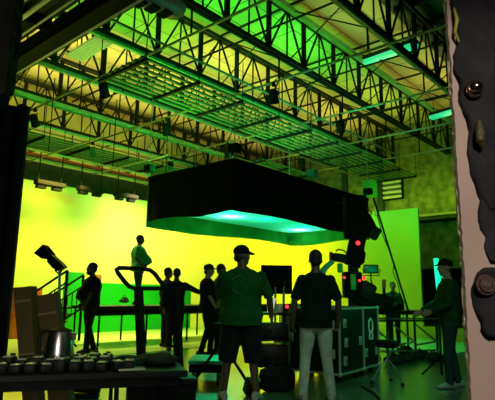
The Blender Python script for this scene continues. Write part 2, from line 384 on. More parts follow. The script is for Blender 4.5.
for i in range(len(JB)-1):
    for a in (8.0, 11.6, 15.1, 18.6, 22.2):
        b0, b1 = JB[i]+.08, JB[i+1]-.08
        tag(MB().tube([(a, b0, 8.25), (a, b1, 9.85)], .022, 6).tube([(a+.05, b0, 9.85), (a+.05, b1, 8.25)], .022, 6).build('cross_brace', 'dark_steel'), 'thin x shaped brace between two neighbouring roof joists', 'brace', 'cross braces between roof joists')
GA = [7.7, 11.2, 14.8, 18.1, 21.3]; GB = [9.7, 13.3, 15.8, 19.1, 20.6]
for i, a in enumerate(GA):
    tag(MB().tube([(a, 3.6, 7.43), (a, 21.2, 7.43)], .036, 10).build('grid_pipe', 'pale_pipe'), O7[i]+' pale grid pipe running across the studio, counted from the doorway', 'pipe', 'cross pipes of the lighting grid')
for i, b in enumerate(GB):
    tag(MB().tube([(6.1, b, 7.5), (24.8, b, 7.5)], .036, 10).build('grid_pipe', 'pale_pipe'), O7[i]+' pale long grid pipe running along the joists, counted from the right', 'pipe', 'long pipes of the lighting grid')
for a in GA:
    for b in (5.8, 8.7, 14.5, 17.4, 20.3):
        tag(MB().tube([(a, b, 7.4), (a, b, 8.2)], .028, 8).build('hanger_rod', 'black_steel'), 'black hanger rod between roof joist and lighting grid', 'rod', 'hanger rods of the lighting grid')
# low pipe frame that carries the wash lights over the green screen
for i, b in enumerate((15.2, 16.3)):
    tag(MB().tube([(4.5, b, 5.56), (20, b, 5.56)], .03, 10).build('frame_pipe', 'pale_pipe'), ['long low pipe that carries the wash lights over the green screen', 'long low pipe just over the top edge of the green screen'][i], 'pipe', 'low pipes over the green screen')
for i, a in enumerate((5.2, 7.6, 10.0, 12.4)):
    tag(MB().tube([(a, 12.2, 5.5), (a, 16.5, 5.5)], .026, 10).build('frame_pipe', 'pale_pipe'), O7[i]+' low cross pipe over the left green screen, counted from the doorway', 'pipe', 'low pipes over the green screen')
    tag(MB().tube([(a, 15.2, 5.56), (a, 15.2, 7.4), (a, 15.2, 8.1)], .016, 6).build('hanger_rod', 'black_steel'), O7[i]+' long thin rod holding the low pipes over the green screen', 'rod', 'long rods of the low pipe frame')
def rail(b, z, r, m, label, a0=5.5, a1=24.7):
    tag(MB().beam((a0, b, z), (a1, b, z), r*2, r*1.4).build('joist_bar', m, None, False), label, 'cable tray', 'cable trays along the joists')  # green ones are added bars standing in for lit joist edges
def under(r): return 8.16-r*.7
rail(17.4, under(.12), .12, 'tray', 'wide bright green bar for a lit joist edge crossing the middle of the ceiling')
rail(8.5, 9.78, .09, 'tray', 'green bar for a lit joist edge high along the second roof joist')
rail(11.6, under(.06), .06, 'tray', 'pale bar for a lit joist edge beside the slatted walkway')
rail(20.3, under(.07), .07, 'tray', 'thin green bar for a lit joist edge in the far upper left')
rail(14.5, under(.055), .055, 'pale_pipe', 'cream lit conduit above the softbox')
rail(5.8, under(.06), .06, 'galv', 'olive conduit along the nearest joist')
def walkway(b0, b1, z, a0, a1, n, label):
    t = thing('slatted_walkway', label, 'walkway', (a0, b0, z), 0, 'slatted walkways under the roof')
    for i in range(n):
        b = b0+(b1-b0)*i/(n-1); MB().box(((a0+a1)/2, b, z), (a1-a0, .095, .05)).build('slat', 'slat', t, False)
    a = a0+.1
    while a <= a1:
        MB().box((a, (b0+b1)/2, z-.07), (.08, b1-b0+.2, .08)).build('bearer', 'dark_steel', t, False)
        for y in (b0-.08, b1+.08): MB().tube([(a, y, z-.07), (a, y, 8.18)], .014, 6).build('hanger', 'black_steel', t)
        a += 1.8
    return t
walkway(9.86, 11.75, 6.99, 7.1, 23.6, 8, 'wide slatted walkway hung above the softbox, cyan green at its far end')
walkway(17.1, 18.85, 6.7, 6.4, 23.6, 7, 'dim slatted walkway hung in the left half of the ceiling')
walkway(13.9, 15.4, 7.06, 16.7, 22.0, 6, 'far slatted walkway between softbox top and back wall')
# small spotlights clamped under the grid
SPOTS = [(7.7, 16.6), (7.7, 12.4), (11.2, 18.6), (11.2, 13.8), (14.8, 17.8), (14.8, 14.2), (18.1, 16.2), (11.2, 8.9), (18.1, 12.8), (14.8, 8.8)]
SPN = ['left of centre nearest the doorway', 'above the left part of the slatted walkway', 'far left in the second row', 'in the middle of the second row', 'far left in the third row', 'in the middle of the third row', 'far back near the green screen corner', 'right of the slatted walkway, second row', 'far back over the softbox end', 'right of the slatted walkway, third row']
for (a, b), l in zip(SPOTS, SPN):
    t = thing('spotlight', 'small black spotlight under a cross pipe, '+l, 'spotlight', (a, b, 7.39), 0, 'spotlights under the grid')
    MB().box((a, b, 7.36), (.1, .08, .12)).build('clamp', 'black_steel', t, False)
    MB().tube([(a, b-.17, 6.98), (a, b-.17, 7.2), (a, b+.17, 7.2), (a, b+.17, 6.98)], .018, 6).build('yoke', 'black_steel', t)
    d = Vector((.5, .3, -.8)).normalized(); c_ = Vector((a, b, 6.98))
    MB().rings([(c_-d*.22, d, .08, .08), (c_-d*.16, d, .13, .13), (c_+d*.12, d, .14, .14), (c_+d*.2, d, .16, .16)], 14).build('can', 'black_steel', t)
# hung bars with a cyan glow put into their colour
def hung_bar(p, q, label, m='bar_glow'):
    p = Vector(p); q = Vector(q); mid = (p+q)/2
    t = thing('glow_bar', label, 'ceiling light', mid, 0, 'glowing bars')
    MB().beam(p+UPV*.14, q+UPV*.14, .34, .12).build('housing', 'dark_steel', t, False)
    MB().beam(p, q, .28, .14).build('tube', m, t, False)
    for f_ in (.1, .9): c_ = p.lerp(q, f_); MB().tube([c_+UPV*.14, (c_.x, c_.y, ROOF)], .012, 6).build('hanger', 'black_steel', t)
hung_bar(onz(365, 63, 9.2), onz(417, 45, 9.2), 'cyan green glowing bar near the top right between two joists')
hung_bar(onz(431, 118, 9.2), onz(462, 109, 9.2), 'cyan green glowing bar partly hidden by the plaster edge')
# pale slatted fixture upper left
p = onz(74, 58, 8.44); q = onz(104, 40, 8.44)
t = thing('slatted_fixture', 'pale green slatted light fixture high on the left', 'ceiling light', (p+q)/2)
for i in range(6):
    off = Vector((.1*(i-2.5), 0, 0)); MB().beam(p+off, q+off, .065, .07).build('slat', 'lit_slat', t, False)
for f_ in (.08, .92):
    c_ = p.lerp(q, f_); MB().box(c_+UPV*.06, (.62, .06, .06)).build('bracket', 'black_steel', t, False); MB().tube([c_+UPV*.06, (c_.x, c_.y, ROOF)], .014, 6).build('hanger', 'black_steel', t)
# rounded grey housing at the top of the picture
p = onz(118, -14, 5.2); q = onz(182, 13, 5.2)
t = thing('unit_heater', 'rounded grey green overhead housing at the top edge of the view', 'overhead unit', (p+q)/2)
d = (q-p).normalized(); MB().rings([(p, d, .2, .12), (p+(q-p)*.9, d, .2, .12), (p+(q-p)*.96, d, .17, .1), (q, d, .1, .06)], 18, (0, 1, 0)).build('shell', 'galv', t)
mb = MB(); un = Vector((0, 1, 0))
for i in range(4):
    c_ = p+(q-p)*(.12+.2*i)-UPV*.12; mb.box(c_, ((q-p).length*.13, .2, .04))
mb.build('grille', 'black_steel', t, False)
for k_ in (.2, .8): MB().tube([p+(q-p)*k_, (p+(q-p)*k_).xy.to_3d()+UPV*ROOF], .012, 6).build('hanger', 'black_steel', t)
# red-brown sprinkler main with V brackets
t = thing('sprinkler_main', 'red brown pipe with v shaped brackets above the left green screen', 'pipe', (6, 21.3, 7.1))
MB().tube([(5.2, 21.41, 7.1), (24.8, 21.41, 7.1)], .085, 10).build('pipe', 'red_pipe', t)
for i in range(9):
    a = 8.2+i*1.7; m = MB()
    for s in (-1, -.4, .4, 1): m.tube([(a, 21.36, 7.16), (a+s*.4, 21.4, 7.56)], .03, 6)
    m.build('bracket', 'red_pipe', t)
# big dark girder with conduits at the near upper left
gx = 3.5
struct(MB().box((2.3, 9, 5.45), (2.3, 14, .12)), 'ceiling_left', 'soffit')
struct(MB().box((gx, 9, 5.15), (.14, 14, .34)), 'trim_girder', 'black_steel')
struct(MB().box((gx-.02, 9, 4.99), (.24, 14, .035)), 'trim_girder_flange', 'black_steel')
tag(MB().tube([(gx+.11, 2.3, 4.975), (gx+.11, 15.8, 4.975)], .022, 8).build('conduit', 'white_metal'), 'pale pipe for the lit lower edge of the dark girder', 'conduit', 'conduits under the near soffit')  # added pipe stands in for the lit bottom edge of the girder
for i, (a, z_, r_) in enumerate([(2.95, 5.155, .035), (2.72, 5.145, .045), (2.35, 5.16, .03), (3.2, 5.172, .018)]):
    l = ['pale conduit nearest the girder edge, upper left', 'thick pale conduit, second under the dark soffit', 'third pale conduit under the dark soffit', 'thin wire conduit along the dark girder'][i]
    tag(MB().tube([(a, 2.3, z_), (a, 15.8, z_)], r_, 10).build('conduit', 'white_metal'), l, 'conduit', 'conduits under the near soffit')
for i in range(6):
    struct(MB().box((2.4, 3.0+i*2.1, 5.3), (2.1, .1, .22)), 'trim_rib', 'black_steel')

# ================================================================== GREEN SCREEN
def cyc():
    H = 4.98; path = [(-.5, CYCB)]
    ca, cb, r = 21.1-1.8, CYCB-1.8, 1.8
    for i in range(13):
        t = PI/2*(1-i/12); path.append((ca+r*math.cos(t), cb+r*math.sin(t)))
    path.append((21.1, 8.82))
    vs = []; n = len(path)
    for (x, y) in path: vs += [(x, y, 0), (x, y, H)]
    for i, (x, y) in enumerate(path):
        dx, dy = (0, .12) if i == 0 else ((.12, 0) if i == n-1 else ((x-ca)/r*.12, (y-cb)/r*.12)); vs += [(x+dx, y+dy, 0), (x+dx, y+dy, H)]
    fs = []
    for i in range(n-1):
        a = 2*i; b = 2*n+2*i
        fs += [(a, a+2, a+3, a+1), (b, b+1, b+3, b+2), (a+1, a+3, b+3, b+1), (a, b, b+2, a+2)]
    fs += [(0, 1, 2*n+1, 2*n), (2*n-2, 4*n-2, 4*n-1, 2*n-1)]
    return MB().add(vs, fs)
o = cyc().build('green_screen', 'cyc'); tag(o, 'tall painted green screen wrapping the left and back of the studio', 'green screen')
tag(MB().bbox((21.0, onA(376, 205, 21.0).y, 5.15), (.12, .12, .75), .01).build('screen_post', 'pale_pipe'), 'short pale post sticking up above the right end of the green screen', 'post')
# low chroma green flat
pL = onB(62, 331, 14.0); pR = onB(190, 328, 14.0)
t = thing('low_green_flat', 'low bright green flat standing in front of the yellow lit screen', 'flat', ((pL.x+pR.x)/2, 14.06, 0))
MB().box(((pL.x+pR.x)/2, 14.06, .73), (pR.x-pL.x, .12, 1.46)).build('face_panel', 'cyc_low', t, False)
MB().box(((pL.x+pR.x)/2, 14.06, 1.475), (pR.x-pL.x, .12, .03)).build('cap_strip', 'cyc_low', t, False)
p = onB(66, 272, 13.7); q = onB(84, 272, 13.7)
tag(MB().bbox(((p.x+q.x)/2, 13.7, p.z/2), (q.x-p.x, .08, p.z), .01).build('green_board', 'cyc_low'), 'upright green board behind the stair railing', 'board')
p = onB(14, 287, 13.4); q = onB(42, 287, 13.4)
tag(MB().bbox(((p.x+q.x)/2, 13.4, p.z/2), (q.x-p.x, .15, p.z), .04).build('orange_pad', 'orange'), 'orange red padded board behind the stairs at far left', 'pad')
p = onB(96, 274, 13.9); q = onB(104, 274, 13.9)
tag(MB().bbox(((p.x+q.x)/2, 14.06, 1.49+.13), (q.x-p.x, .14, .26), .04).build('orange_bag', 'orange'), 'small orange bag on the green flat beside the bearded man', 'bag')
# cyc lights hung over the screen
def cyclight(px, py, w, label):
    c_ = onB(px, py, 15.2); t = thing('cyc_light', label, 'stage light', c_, 0, 'wash lights hung over the green screen')
    MB().bbox(c_, (w, .3, .14), .02).build('housing', 'black_steel', t)
    for s in (-1, 1):
        MB().tube([c_+Vector((s*w*.4, 0, 0)), Vector((c_.x+s*w*.4, 15.2, 5.54))], .018, 6).build('hanger', 'black_steel', t)
        MB().bbox(c_+Vector((s*w*.28, .05, -.12)), (w*.32, .2, .12), .02).build('lamp_head', 'black_steel', t)
for px, py, w, l in [(50, 184, .95, 'leftmost wash light hung over the green screen'), (91, 190, .95, 'second wash light from the left over the green screen'), (126, 196, .9, 'third wash light, beside the softbox corner')]: cyclight(px, py, w, l)

# ================================================================== SOFTBOX
SA0, SA1, SB0, SB1, SZ0, SZ1 = 8.85, 15.6, 8.25, 11.6, 3.2, 4.42
t = thing('overhead_softbox', 'huge black skirted softbox hanging over the stage, glowing cyan beneath', 'softbox', ((SA0+SA1)/2, (SB0+SB1)/2, SZ0))
def sheet(p, q, z0f, z1, name, m, th=.03, n=24, wav=.025):
    p = Vector((*p, 0)); q = Vector((*q, 0)); d = q-p; nn = Vector((-d.y, d.x, 0)).normalized(); vs = []; rows = 6
    for sd in (0, th):
        for i in range(n+1):
            u = i/n
            for j in range(rows+1):
                v = j/rows; z = z0f(u)+(z1-z0f(u))*v
                o_ = wav*math.sin(u*23+1.7*math.sin(u*9))*(1-v)
                vs.append(p+d*u+nn*(o_+sd)+UPV*z)
    R_ = rows+1; N = (n+1)*R_; fs = []
    for i in range(n):
        for j in range(rows):
            a = i*R_+j; fs.append((a, a+R_, a+R_+1, a+1)); b = a+N; fs.append((b, b+1, b+R_+1, b+R_))
        fs.append((i*R_, i*R_+N, (i+1)*R_+N, (i+1)*R_)); a = i*R_+rows; fs.append((a, a+R_, a+R_+N, a+N))
    for j in range(rows):
        fs.append((j, j+1, j+1+N, j+N)); a = n*R_+j; fs.append((a, a+N, a+N+1, a+1))
    return MB().add(vs, fs).build(name, m, t)
sag = lambda u: SZ0+.05*math.sin(u*7)*math.sin(u*3)
sheet((SA0, SB1), (SA0, SB0), sag, SZ1, 'skirt', 'duvet')
sheet((SA0, SB0), (SA1, SB0), sag, SZ1, 'skirt', 'duvet')
sagf = lambda u: SZ0-.14+.05*math.sin(u*6)
sheet((SA1, SB0), (SA1, SB1), sagf, SZ1, 'skirt', 'skirt_lit')
sheet((SA1, SB1), (SA0, SB1), sagf, SZ1, 'skirt', 'skirt_lit')
MB().box(((SA0+SA1)/2, (SB0+SB1)/2, SZ1+.01), (SA1-SA0+.06, SB1-SB0+.06, .03)).build('top_cloth', 'duvet', t, False)
mb = MB()
for (a, b), (c_, d_) in [((SA0, SB0), (SA1, SB0)), ((SA1, SB0), (SA1, SB1)), ((SA1, SB1), (SA0, SB1)), ((SA0, SB1), (SA0, SB0))]: mb.tube([(a, b, SZ1+.05), (c_, d_, SZ1+.05)], .03, 8)
mb.build('frame', 'black_steel', t)
DZ = 3.52
MB().add([(SA0+.05, SB0+.05, DZ), (SA1-.05, SB0+.05, DZ), (SA1-.05, SB1-.05, DZ), (SA0+.05, SB1-.05, DZ)], [(0, 1, 2, 3)]).build('diffuser', 'diffusion', t, False)
for i, (a, b) in enumerate([(SA0, SB0), (SA1, SB0), (SA1, SB1), (SA0, SB1), ((SA0+SA1)/2, SB0), ((SA0+SA1)/2, SB1)]):
    l = ['chain hoist over the near corner of the softbox', 'chain hoist over the right corner of the softbox', 'chain hoist over the far corner of the softbox', 'chain hoist over the left corner of the softbox', 'chain hoist midway along the right side of the softbox', 'chain hoist midway along the far side of the softbox'][i]
    h_ = thing('chain_hoist', l, 'hoist', (a, b, SZ1+.1), 0, 'chain hoists of the softbox')
    MB().bbox((a, b, SZ1+.32), (.22, .3, .22), .04).build('motor', 'black_steel' if i != 4 else 'cyan_paint', h_)
    MB().tube([(a, b, SZ1+.08), (a, b, SZ1+.24)], .015, 6).build('hook', 'galv', h_)
    MB().tube([(a, b, SZ1+.4), (a, b, 6.9 if b > 11 else 7.45)], .014, 6).build('chain', 'galv', h_)

# ================================================================== STAGE, STAIRS
def platform(name, label, c0, ang, L, W, H, nleg, lattice=True, brace=False, grp=None):
    t = thing(name, label, 'stage platform', c0, ang, grp); R = Matrix.Rotation(ang, 3, 'Z')
    def b(nm, m, mbx): return mbx.build(nm, m, t, False, None, False)
    b('deck', 'black_plastic', MB().box((L/2, W/2, H-.03), (L, W, .05)))
    m = MB(); m.box((L/2, 0, H-.06), (L, .04, .035)); m.box((L/2, 0, H-.2), (L, .04, .035))
    if lattice:
        k = int(L/.16)
        for i in range(k): m.beam((i*L/k, 0, H-.2+(0 if i % 2 else .14)), ((i+1)*L/k, 0, H-.2+(.14 if i % 2 else 0)), .02, .02)
    b('front_truss', 'dark_steel', m)
    if lattice: b('fascia', 'black_steel', MB().box((L/2, .05, H-.13), (L, .03, .16)), )
    for i in range(nleg):
        for y in (0.03, W-.03): b('leg', 'black_steel', MB().tube([(.1+i*(L-.2)/(nleg-1), y, 0), (.1+i*(L-.2)/(nleg-1), y, H-.05)], .024, 8))
    if brace:
        for i in range(nleg-1):
            x0 = .1+i*(L-.2)/(nleg-1); x1 = .1+(i+1)*(L-.2)/(nleg-1)
            b('side_rail', 'galv', MB().tube([(x0, .0, H*.83), (x1, .0, H*.83)], .018, 8)); b('side_rail', 'galv', MB().tube([(x0, .0, .12), (x1, .0, .12)], .02, 8))
            b('brace', 'galv', MB().tube([(x0, .03, H*.72), (x1, .03, H*.3)], .02, 8)); b('brace', 'galv', MB().tube([(x0, .03, H*.25), (x1, .03, H*.32)], .02, 8))
    return t
STB = 10.35
s0 = onB(97, 306, STB).x
platform('stage_platform', 'long black stage platform with lattice edge under the standing man', (s0, STB, 0), 0, 9.6, 1.1, .9, 8)
# stair unit with railings at the left end of the stage
def stairs():
    base = dep(56, 345, 12.4); base.z = 0
    t = thing('stair_unit', 'black metal stairs with railings leading up to the stage at left', 'stairs', base)
    for k, off in enumerate((0, .95)):
        lo = dep(26+k*22, 298, 12.4+off); hi = dep(67.5+k*16, 270.5+k*4.5, 12.4+off); d = hi-lo
        m = MB(); m.tube([lo, hi], .028, 8); m.build('handrail', 'black_steel', t)
        m = MB(); m.tube([lo-UPV*.28, hi-UPV*.28], .018, 8); m.tube([lo-UPV*.85, hi-UPV*.85], .025, 8); m.build('lower_rail', 'black_steel', t)
        for i in range(8):
            p = lo+d*(i/7); MB().tube([p-UPV*.85, p if i in (0, 7) else p-UPV*.28], .028 if i in (0, 7) else .013, 8).build('baluster', 'black_steel', t)
        MB().tube([hi, Vector((hi.x, hi.y, 0))], .035, 8).build('post', 'black_steel', t)
        MB().tube([lo, Vector((lo.x, lo.y, 0))], .03, 8).build('post', 'black_steel', t)
    lo = dep(34, 298, 12.4); hi = dep(68, 270, 12.4)
    for i in range(5):
        p = lo.lerp(hi, (i+.5)/5); z_ = .9*(i+.6)/5
        MB().box((p.x+FW.x*.5, p.y+FW.y*.5, z_), (.95, .26, .04), (0, 0, math.radians(A_AWAY))).build('tread', 'dark_steel', t, False)
stairs()
# ---- right scaffold platform with track on top
q0 = onz(366, 358, 0); q1 = onz(443, 356, 0); dv = (q1-q0); ang = math.atan2(dv.y, dv.x)
platform('scaffold_platform', 'scaffold table with diagonal braces at right in front of the green screen', q0, ang, dv.length, 1.1, .92, 4, False, True)
ux = dv.normalized(); uy = Vector((-ux.y, ux.x, 0))
for i, (u, v_, w_, h_) in enumerate([(.18, .5, .3, .16), (.5, .45, .28, .12), (.84, .5, .34, .1), (1.14, .6, .2, .14)]):
    c_ = q0+ux*u+uy*v_+UPV*(.92+h_/2)
    l = ['tall black equipment box at left end of the scaffold table', 'black equipment box second from left on the scaffold table', 'long low black box in the middle of the scaffold table', 'rightmost black box on the scaffold table'][i]
    tag(MB().bbox(c_, (w_, .3, h_), .025, (0, 0, ang)).build('equipment_box', 'black_plastic'), l, 'box', 'boxes on the scaffold table')
# pole with pinkish grip
# sandbags & cables under
for i, (px, py, w_) in enumerate([(394, 364, .42), (408, 362, .4), (420, 359, .45), (433, 361, .42), (404, 354, .4)]):
    c_ = onz(px, py, 0); l = ['leftmost black sandbag on the floor near the stool', 'second black sandbag from the stool', 'third black sandbag from the stool', 'rightmost black sandbag beside the man in cap', 'black sandbag behind the others under the scaffold'][i]
    m = MB(); m.ell(c_+UPV*.07, (w_/2, .16, .075), (0, 0, ang+.3*i), 16); m.ell(c_+UPV*.1+ux*.08, (w_/3.2, .14, .07), (0, 0.2, ang), 14)
    ob = m.build('sandbag', 'black_rubber'); tag(ob, l, 'sandbag', 'sandbags under the scaffold'); MB().tube([c_+UPV*.14-ux*.08, c_+UPV*.2, c_+UPV*.14+ux*.08], .012, 6).build('handle', 'black_rubber', ob)

# ================================================================== PEOPLE
def person(label, foot, face, H=1.76, pose=None, girth=1., belly=0., skin='skin_dark', shirt='cloth_black', sleeve='short', pants='cloth_black', plen=1., hat=None, shoe='black_rubber', hairy=True, beard=False, vox=.012, headturn=0., extras=None):
    t_s = H/1.76; J = dict(LK=(.02, .10, .5), RK=(.02, -.10, .5), LA=(-.01, .11, .09), RA=(-.01, -.11, .09), LE=(-.03, .255, 1.14), RE=(-.03, -.255, 1.14), LW=(.05, .27, .9), RW=(.05, -.27, .9), lean=0.)
    J.update(pose or {})
    lean = J['lean']
    def V(p): return Vector(p)
    def sh(z): return lean*max(0, z-.9)
    g = girth
    tz = [(.82, .10, .085, 0), (.88, .155*g, .105*g, -.01), (.96, .168*g, .115*g, -.01), (1.06, .15*g, .105*g+belly*.9, belly*.7), (1.16, .152*g, .105*g+belly*.8, belly*.6), (1.28, .17*g, .115*g+belly*.3, .0), (1.37, .172*g, .112*g, -.01), (1.425, .145*g, .092*g, -.015), (1.475, .085*g, .068, -.015), (1.52, .055, .055, -.01)]
    SHL = {'L': V((sh(1.42)-.01, .165*g, 1.4)), 'R': V((sh(1.42)-.01, -.165*g, 1.4))}
    HIP = {'L': V((0, .09, .9)), 'R': V((0, -.09, .9))}
    def torso(mb, off, z0=.8, z1=1.6):
        mb.rings([(V((c+sh(z), 0, z)), (0, 0, 1), rx+off, ry+off) for z, rx, ry, c in tz if z0 <= z <= z1], 20, (0, 1, 0))
    hc = V((sh(1.63)+.02, 0, 1.645)); HR = Matrix.Rotation(headturn, 3, 'Z')
    def hp(x, y, z): return hc+HR @ V((x, y, z))
    body = MB(); torso(body, 0)
    body.tube([V((sh(1.44)-.015, 0, 1.44)), V((sh(1.52)-.002, 0, 1.53)), hp(-.015, 0, -.03)], [.065, .056, .056], 12)
    body.ell(hp(-.01, 0, .02), (.098, .077, .1), (0, 0, headturn)); body.ell(hp(.02, 0, -.05), (.068, .06, .07), (0, 0, headturn)); body.ell(hp(.055, 0, -.085), (.03, .035, .025), (0, 0, headturn))
    body.ell(hp(.09, 0, -.02), (.022, .014, .026), (0, .3, headturn)); body.ell(hp(.07, 0, .025), (.022, .055, .014), (0, 0, headturn))
    for s in (-1, 1):
        body.ell(hp(-.008, s*.078, -.012), (.02, .01, .032), (0, 0, headturn)); body.ell(hp(.078, s*.031, .002), (.012, .014, .01), (0, 0, headturn))
    body.ell(hp(.079, 0, -.06), (.012, .026, .011), (0, 0, headturn))
    for S, sg in (('L', 1), ('R', -1)):
        e, w, k, a = V(J[S+'E']), V(J[S+'W']), V(J[S+'K']), V(J[S+'A'])
        body.tube([SHL[S], SHL[S].lerp(e, .5), e, e.lerp(w, .35), w], [.048, .045, .04, .041, .029], 12); body.ell(SHL[S], (.05, .046, .05))
        d = (w-e).normalized(); side = V(J.get(S+'P', (0, sg, 0))); side = (side-d*side.dot(d)).normalized(); up = d.cross(side).normalized()*sg
        pc = w+d*.05
        body.rings([(w-d*.01, d, .028, .02), (w+d*.03, d, .038, .017), (w+d*.07, d, .042, .016), (w+d*.095, d, .036, .013)], 12, up)
        cu = -side if not J.get('open') else V((0, 0, 0))
        for i, (o_, ln) in enumerate([(.03, .068), (.010, .076), (-.010, .071), (-.029, .056)]):
            b0 = w+d*.075+up*o_; b1 = b0+d*ln*.5+cu*.004; b2 = b1+d*ln*.32+cu*.022; b3 = b2+d*ln*.14+cu*.022
            body.tube([b0, b1, b2, b3], [.0095, .009, .0085, .007], 7)
        b0 = w+d*.03+up*.03; body.tube([b0, b0+d*.03+up*.022+cu*.008, b0+d*.058+up*.024+cu*.018], [.012, .011, .009], 7)
        body.tube([HIP[S], HIP[S].lerp(k, .5), k, k.lerp(a, .3), a], [.09*g**.5, .075*g**.5, .054, .054, .036], 12)
        fd = V(J.get(S+'F', (1, sg*.25, 0))).normalized(); az = a.z-.09
        body.rings([(a+fd*(-.07)-UPV*.055, fd, .03, .03), (a+fd*(-.03)-UPV*.045, fd, .036, .042), (a+fd*.05-UPV*.05, fd, .042, .036), (a+fd*.12-UPV*.066, fd, .045, .022), (a+fd*.165-UPV*.07, fd, .03, .015)], 12, (fd.y, -fd.x, 0))
    root = body.build('person', skin, None, True)
    root.location = foot; root.rotation_euler = (0, 0, math.radians(face)); root.scale = (t_s,)*3
    remesh(root, vox, 2)
    tag(root, label, 'person')
    def child(nm, mb, m, v=vox, sm=2, lab=None):
        ob = mb.build(nm, m, root, True, lab, False); remesh(ob, v, sm); return ob
    # shirt
    m = MB(); z0 = .9
    hem = [(V((-.01, 0, .835)), (0, 0, 1), .155*g+.03, .115*g+.025)]+[(V((c+sh(z), 0, z)), (0, 0, 1), rx+.024, ry+.022) for z, rx, ry, c in tz if .87 <= z <= 1.46]
    hem += [(V((sh(1.49)-.015, 0, 1.485)), (0, 0, 1), .088*g, .076)]
    m.rings(hem, 22, (0, 1, 0))
    for S in 'LR':
        e, w = V(J[S+'E']), V(J[S+'W'])
        if sleeve == 'short': m.tube([SHL[S]*.99, SHL[S].lerp(e, .5), SHL[S].lerp(e, .97)], [.064, .06, .06], 14)
        else: m.tube([SHL[S], SHL[S].lerp(e, .5), e, e.lerp(w, .5), e.lerp(w, .97)], [.073, .064, .058, .054, .043], 14)
        m.ell(SHL[S]+V((0, -.012 if S == 'L' else .004, 0)), (.07, .066, .066))
    child('shirt' if sleeve == 'short' else 'jacket', m, shirt)
    # trousers
    m = MB(); m.rings([(V((c, 0, z)), (0, 0, 1), rx+.016, ry+.016) for z, rx, ry, c in tz if .8 <= z <= .97], 20, (0, 1, 0))
    for S in 'LR':
        k, a = V(J[S+'K']), V(J[S+'A'])
        if plen >= 1: m.tube([HIP[S], HIP[S].lerp(k, .5), k, k.lerp(a, .5), a+UPV*-.035], [.1*g**.5, .088*g**.5, .068, .06, .056], 14)
        else: m.tube([HIP[S], HIP[S].lerp(k, .5), k.lerp(a, .2)], [.112*g**.5, .108*g**.5, .104], 14)
    child('trousers' if plen >= 1 else 'shorts', m, pants)
    for S, sg in (('L', 1), ('R', -1)):
        a = V(J[S+'A']); fd = V(J.get(S+'F', (1, sg*.25, 0))).normalized(); up = (fd.y, -fd.x, 0)
        m = MB(); m.rings([(a+fd*(-.085)-UPV*.048, fd, .034, .04), (a+fd*(-.03)-UPV*.035, fd, .045, .055), (a+fd*.05-UPV*.046, fd, .05, .044), (a+fd*.13-UPV*.062, fd, .052, .03), (a+fd*.185-UPV*.07, fd, .035, .02)], 14, up)
        child('shoe', m, shoe, .01, 1)
    if hairy and hat is None:
        m = MB(); m.ell(hp(-.022, 0, .038), (.1, .084, .092), (0, -.15, headturn)); m.ell(hp(-.055, 0, -.02), (.055, .072, .065), (0, 0, headturn)); child('hair', m, 'hair', .01, 1)
    if beard:
        m = MB(); m.ell(hp(.04, 0, -.085), (.06, .06, .05), (0, 0, headturn)); child('beard', m, 'hair', .01, 1)
    if hat:
        m = MB(); m.ell(hp(-.012, 0, .055), (.106, .089, .078), (0, -.08, headturn)); m.rings([(hp(.06, 0, .045), HR @ V((1, 0, -.18)), .075, .016), (hp(.12, 0, .03), HR @ V((1, 0, -.2)), .074, .013), (hp(.165, 0, .024), HR @ V((1, 0, -.2)), .045, .007)], 14, HR @ V((0, 1, 0)))
        child('cap', m, hat, .009, 1)
        m = MB(); m.ell(hp(-.06, 0, -.03), (.048, .07, .05), (0, 0, headturn)); child('hair', m, 'hair', .01, 1)
    return root
def relto(root, lp):
    return root.matrix_basis @ Vector(lp)
NV = .0085
# man in green t-shirt, back to us
m244 = person('broad man in dark green t-shirt and shorts with cap, back to us', onz(240, 400), A_AWAY, 1.80, dict(LK=(.02, .15, .5), RK=(.03, -.14, .5), LA=(-.02, .19, .09), RA=(-.02, -.18, .09), LE=(.12, .27, 1.16), RE=(.0, -.33, 1.15), LW=(.3, .1, 1.06), RW=(.12, -.36, .92)), 1.42, .05, 'skin_dark', 'cloth_green', 'short', 'cloth_black', .5, 'cloth_black', 'shoe_pale', vox=NV, headturn=-1.0)
m = MB(); hx = []
for i in range(6):
    a0, a1 = PI/6+i*PI/3, PI/6+(i+1)*PI/3
    p_ = Vector((0, math.cos(a0)*.1, math.sin(a0)*.1)); q_ = Vector((0, math.cos(a1)*.1, math.sin(a1)*.1)); m.beam(p_, q_, .006, .018)
m.tube([(0, math.cos(i*PI/8)*.052, math.sin(i*PI/8)*.052) for i in range(16)], .008, 6, True)
ob = m.build('shirt_print', 'logo', m244, True, 'faded hexagon print on the back of the shirt', False); ob.location = (-.19, .03, 1.3); ob.rotation_euler = (0, -.08, 0)
# man in pale jeans
m317 = person('man in dark shirt and pale jeans standing with his back to us', onz(317, 401), A_AWAY, 1.76, dict(LK=(.02, .13, .5), RK=(.02, -.12, .5), LA=(-.02, .17, .09), RA=(-.02, -.17, .09), LE=(-.04, .265, 1.16), RE=(-.04, -.265, 1.16), LW=(.02, .275, .92), RW=(.06, -.28, .92)), 1.08, .0, 'skin_dark', 'cloth_dkgreen', 'short', 'denim_pale', 1, None, 'shoe_pale', hairy=True, vox=NV)
# right man in cap, leaning on the scaffold
q = onz(453, 388)
m450 = person('man in cap and dark jacket facing left beside the plaster edge', q, A_LEFT-8, 1.74, dict(LK=(.06, .1, .5), RK=(-.02, -.1, .5), LA=(.06, .1, .09), RA=(-.1, -.11, .09), RE=(.1, -.22, 1.15), RW=(.34, -.18, 1.02), LE=(.05, .24, 1.14), LW=(.28, .2, 1.03)), 1.1, .03, 'skin_mid', 'jacket_green', 'long', 'denim_dark', 1, 'cloth_black', 'shoe_pale', vox=.01)
